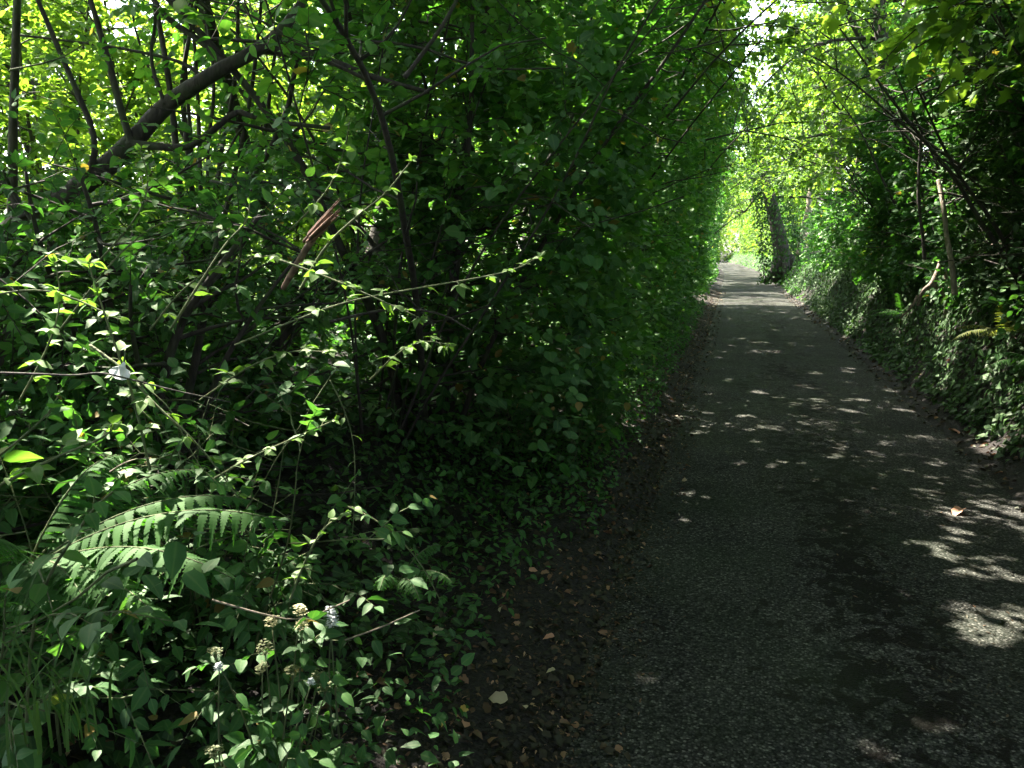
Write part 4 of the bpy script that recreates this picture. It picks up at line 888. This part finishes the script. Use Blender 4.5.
# ---- trees arching over the lane, some added with unseen crowns to block the sun
LT_ = [(-3.5, 5.9, 11, .06, 'h2'), (-4.6, .6, 11, .17, 'h3'), (-5.2, 2.4, 11, .12, 'h4'), (-5.1, 4.6, 11, .035, 'h5'), (-3.3, 20.6, 11, .14, 'tree behind the tall hedge with the longest limbs over the lane'), (-3.1, 11.6, 9.6, .12, 'o'), (-4.6, 17.4, 11, .11, 'b'), (-4.6, 21.5, 10.5, .11, 'b'), (-3.6, 25.2, 7.5, .16, 'tree behind the tall hedge beside the widest sunlit band across the lane'), (-3.0, -5, 9, .15, 'x'), (-3.0, -9, 9, .15, 'x'), (-3.2, -1.5, 9, .15, 'x'), (-3.6, 1.5, 9.5, .1, 'h'), (-3.4, 7.2, 9, .16, 'tree rooted behind the glossy hazel with branches reaching over the tall hedge'),
       (-3.2, 10.8, 8, .16, 'tree behind the tall hedge, second to reach over the lane'), (-3.3, 14.6, 7.4, .17, 'tree behind the tall hedge opposite the bare reddish roots'), (-3.3, 18.6, 7.4, .17, 'tree behind the tall hedge opposite the ivied trunk'),
       (-3.4, 23, 9.6, .12, 'tree behind the tall hedge opposite the slim twin stems'), (-3.5, 31.8, 10.5, .17, 'tree behind the tall hedge opposite the massive ivy-clad tree'), (-3.6, 36.5, 7, .17, None)]
for x, y, h, r, lab in LT_:
    hi = x < -4.5
    make_tree('overhanging_tree', {'h5': 'thin straight tree added behind the leaning tree, its unseen crown blocking sun from the verge', 'h4': 'slender tree added well behind the leaning tree to block sun from the undergrowth', 'o': 'slender tree added in the tall hedge, its high limbs crossing the lane to shade the dark bank', 'b': 'tall tree added behind the tall hedge, its crown above the frame blocking sun from the lane', 'h2': 'taller tree added behind the coppiced hazel, its unseen crown blocking sun from the near lane', 'h3': 'tall unseen tree added past the picture edge to block sun from the near lane', 'x': 'unseen tree added around the camera to keep the near lane dark, on the tall hedge side', 'h': 'tall unseen tree past the picture edge, its crown thickened to block the sun', None: 'tree arching over the far lane'}.get(lab, lab), (x, y), rng, h=h, r0=r, limbs=16, l2=8, nsp=15 if y < 6.5 else 8, limb_len=2.9 if hi else 4.8 if y < 0 or y in (20.6, 23, 31.8) else 3.8 if lab == 'o' or y == 5.9 else 3.4 if y < 20 else 4.3, start=.55 if lab in ('o', 'o2') else .28 if (y > 8 and x > -4.5) else .5 if y > 5 else .52, bias=(.55 if y in (23, 31.8) else .4 if hi else .25, -.05, 0), size=(.14, .2) if y < 6.5 else (.12, .18) if hi else (.075, .12), group=TREE_G,
              tmpl='mid', zmin=2.7+.02*y, tint=(.5, .2))  # oversized, thicker leaves on the near crowns added to block sun and sky
for x, y, h, r, lab in [(3.8, -5, 8.5, .15, 'x'), (3.6, -9, 8.5, .15, 'x'), (3.8, -1, 8.5, .15, 'x'), (4., 3, 8.5, .15, 'x'), (4.2, 11.4, 10.5, .13, 'tall tree added behind the ivied bank, its unseen high limbs shading the bank'), (4.3, 8.4, 10.5, .15, 'tall tree added behind the dark shrubs by the bare roots, its unseen crown shading them'), (4.3, 35, 11.5, .15, None), (4.3, 15, 8, .14, 'tree with low leafy boughs between the bare roots and the ivied trunk'), (4.1, 19.4, 10, .13, 'tree behind the ivied trunk whose upper limbs reach across the lane'), (4.3, 30, 11, .13, 'tall tree leaning over the lane a little before the massive ivy-clad tree'), (4.4, 24.2, 11.5, .13, 'tree behind the slim twin stems, arching high over the lane'), (4.2, 28.5, 9, .15, 'tree filling the gap above the rail fence'), (4.5, 11.5, 8.5, .16, 'tree behind the dark shrubs whose branches roof the lane above the bare roots'), (4.3, 21.5, 9, .16, 'tree with sunlit pale-green crown between the ivied trunk and twin stems'), (4.4, 36.5, 9, .16, None)]:
    make_tree('overhanging_tree', {'x': 'unseen tree added around the camera to keep the near lane dark, on the dark bank side', None: 'tree arching over the far lane'}.get(lab, lab), (x, y), rng, h=h, r0=r, limbs=16, l2=8, nsp=14 if y < 12 else 6, limb_len=4.6 if y < 5 or y in (24.2, 30, 19.4, 35) else 3.6 if y < 20 else 4.2, start=.5 if y < 11.6 else .42 if y in (28.5, 35) else .22, bias=(-.45, -.05, 0), size=(.08, .13) if y > 11.45 else (.12, .18), group=TREE_G,
              tmpl='mid', zmin=2.6+.02*y, tint=(.65, .2))  # near big-leaved crowns are out of view, added to shade lane and bank
# sycamore with big leaves hanging in at the upper corner
make_tree('sycamore_tree', 'sycamore with big lobed leaves hanging over the near dark bank', (3.9, 6.9), rng, h=5.5, r0=.11, limbs=12, l2=6, nsp=6, limb_len=2.9, start=.32, bias=(-.8, .1, -.1), size=(.11, .17), tmpl='maple', nleaf=8, tint=(.75, .2), zmin=2.9, elev=(-.1, .4), droop=.5, spray=.5, group=TREE_G)
# far trees, copies of one
ft = make_tree('overhanging_tree', 'tree arching over the far lane', (-3.7+float(bend(41)), 41.5), rng, h=10.5, r0=.16, limbs=16, l2=9, nsp=8, limb_len=4.6, start=.25, size=(.13, .2), tmpl='far', nleaf=9, gaps=False, zmin=3.8, group=TREE_G, tint=(.6, .2))
k = 0
for y in (45, 50, 55, 60, 66, 73, 81, 90, 99, 108):
    for x in (-3.8, 4.6):
        if (y == 45 or y > 52) and x < 0: continue
        k += 1; xx = x+float(bend(y)); copy_thing(ft, (xx, y, float(gz(xx, y))-.08), k*1.9, .95+.1*(k % 3))
for i, x in enumerate(np.arange(-4.5, 5, 1.9)):
    copy_thing(far_sh, (x, 112+.4*(i % 3), float(gz(x, 112))-.1), i*1.1, .9+.1*(i % 3), label='hazel shrub closing the view where the lane bends away', group=HG)
for i, (x, y) in enumerate([(-12, 116), (-8, 118), (-5, 122), (-2, 119), (1, 121), (4.5, 117), (-16, 120)]):
    copy_thing(ft, (x, y, float(gz(x, y))-.1), i*2.3, 1.0+.15*(i % 2), label='tree closing the view at the far end of the lane')

# trees and bushes in the bright field beyond the tall hedge
FG = 'trees in the bright field beyond the tall hedge'
fb = make_tree('field_tree', 'sunlit tree in the field seen through the near hedge', (-12.5, 4.5), rng, h=7, r0=.13, limbs=18, l2=9, nsp=9, limb_len=2.6, start=.08, size=(.10, .15), tmpl='mid', nleaf=11, gaps=False, zmin=.3, group=FG, tint=(.85, .15), elev=(-.1, .8))
for i, (x, y, s) in enumerate([(-12, 8.5, 1.0), (-12.5, 12.5, 1.05), (-12.4, 17, 1.1), (-12.5, 22, 1.1), (-13, 27, 1.2), (-13, 33, 1.2), (-12.5, 40, 1.2), (-12.5, 0, 1.0), (-18, 14, 1.4), (-18, 22, 1.4), (-18, 7, 1.3)]):
    copy_thing(fb, (x, y, float(gz(x, y))-.1), i*1.1+.4, s)
for i, (x, y, h, r) in enumerate([(-7.2, 2.6, 4.8, 1.6), (-7.4, 5.0, 5.2, 1.7), (-7.6, 7.4, 5.6, 1.8), (-7.6, 9.9, 5.8, 1.8), (-7.4, 12.4, 6., 1.8), (-7.5, 15, 6.2, 1.8), (-7.5, 18, 6.2, 1.8), (-7.5, 21.5, 6.2, 1.8)]):
    make_shrub('sunlit_shrub', 'yellow-green sunlit shrub glowing through gaps in the near hedge', 'shrub', (x, y), rng, h, r, nst=9, nb=15, nsp=6, tmpl='mid', leafmat='canopy', size=(.07, .11), group='sunlit shrubs behind the near hedge', gaps=False, lowest=.1, tint=(.8, .15))
# ---- the little rail fence in the gap between the clad tree and the twin stems
b0 = np.array([3.05, 34.5, float(gz(3.05, 34.5))])
t = thing('rail_fence', 'short weathered rail fence in the gap behind the massive ivy-clad tree', 'fence', b0)
def box(W_, c, sx, sy, sz):
    V = np.array([(x, y, z) for x in (-1, 1) for y in (-1, 1) for z in (-1, 1)])*np.array([sx, sy, sz])/2+c
    return V, np.array([(0, 1, 3, 2), (4, 6, 7, 5), (0, 4, 5, 1), (2, 3, 7, 6), (0, 2, 6, 4), (1, 5, 7, 3)])
for k in range(3):
    V, F = box(None, np.array([k*.9-.2, 0, .65]), .12, .12, 1.5); obj('post', new_mesh('post', V, F), M['graywood'], t)
for z in (.55, .9, 1.25):
    V, F = box(None, np.array([.7, -.08, z]), 2.2, .04, .11); obj('rail', new_mesh('rail', V, F), M['graywood'], t)

# ================================================================== LIGHT, CAMERA
w = bpy.data.worlds.new('World'); sc.world = w; w.use_nodes = True
nt = w.node_tree; bg = nt.nodes['Background']; sky = nt.nodes.new('ShaderNodeTexSky'); sky.sky_type = 'NISHITA'; sky.sun_disc = False
sky.sun_elevation = SUN_EL; sky.sun_rotation = math.atan2(SUN[0], SUN[1]); sky.dust_density = 2.0; sky.ozone_density = 1.0
hs = nt.nodes.new('ShaderNodeHueSaturation'); hs.inputs['Saturation'].default_value = .6; nt.links.new(sky.outputs[0], hs.inputs['Color']); nt.links.new(hs.outputs[0], bg.inputs[0]); bg.inputs[1].default_value = .105
sun = bpy.data.lights.new('sun', 'SUN'); sun.energy = 4.3; sun.angle = math.radians(.53); sun.color = (1, .90, .78)
so = bpy.data.objects.new('sun', sun); C.objects.link(so)
from mathutils import Vector
so.rotation_euler = Vector(tuple(-SUN)).to_track_quat('-Z', 'Y').to_euler()
cam = bpy.data.cameras.new('camera'); cam.sensor_width = 36; cam.lens = FPX/1024*36; cam.clip_end = 2000; cam.clip_start = .05
co = bpy.data.objects.new('camera', cam); C.objects.link(co); co.location = tuple(EYEP)
co.rotation_euler = (PI/2-THE, 0, PSI); sc.camera = co
vs = sc.view_settings; vs.view_transform = 'Standard'; vs.look = 'None'; vs.gamma = 1; vs.use_curve_mapping = False; vs.exposure = 3.5
cy = sc.cycles
cy.use_denoising = True
try: cy.denoiser = 'OPENIMAGEDENOISE'; cy.denoising_input_passes = 'RGB_ALBEDO_NORMAL'
except Exception: pass
cy.max_bounces = 8; cy.diffuse_bounces = 4; cy.glossy_bounces = 2; cy.transmission_bounces = 5; cy.transparent_max_bounces = 4
cy.sample_clamp_indirect = 8; cy.caustics_reflective = False; cy.caustics_refractive = False
cy.use_adaptive_sampling = True; cy.adaptive_threshold = .02
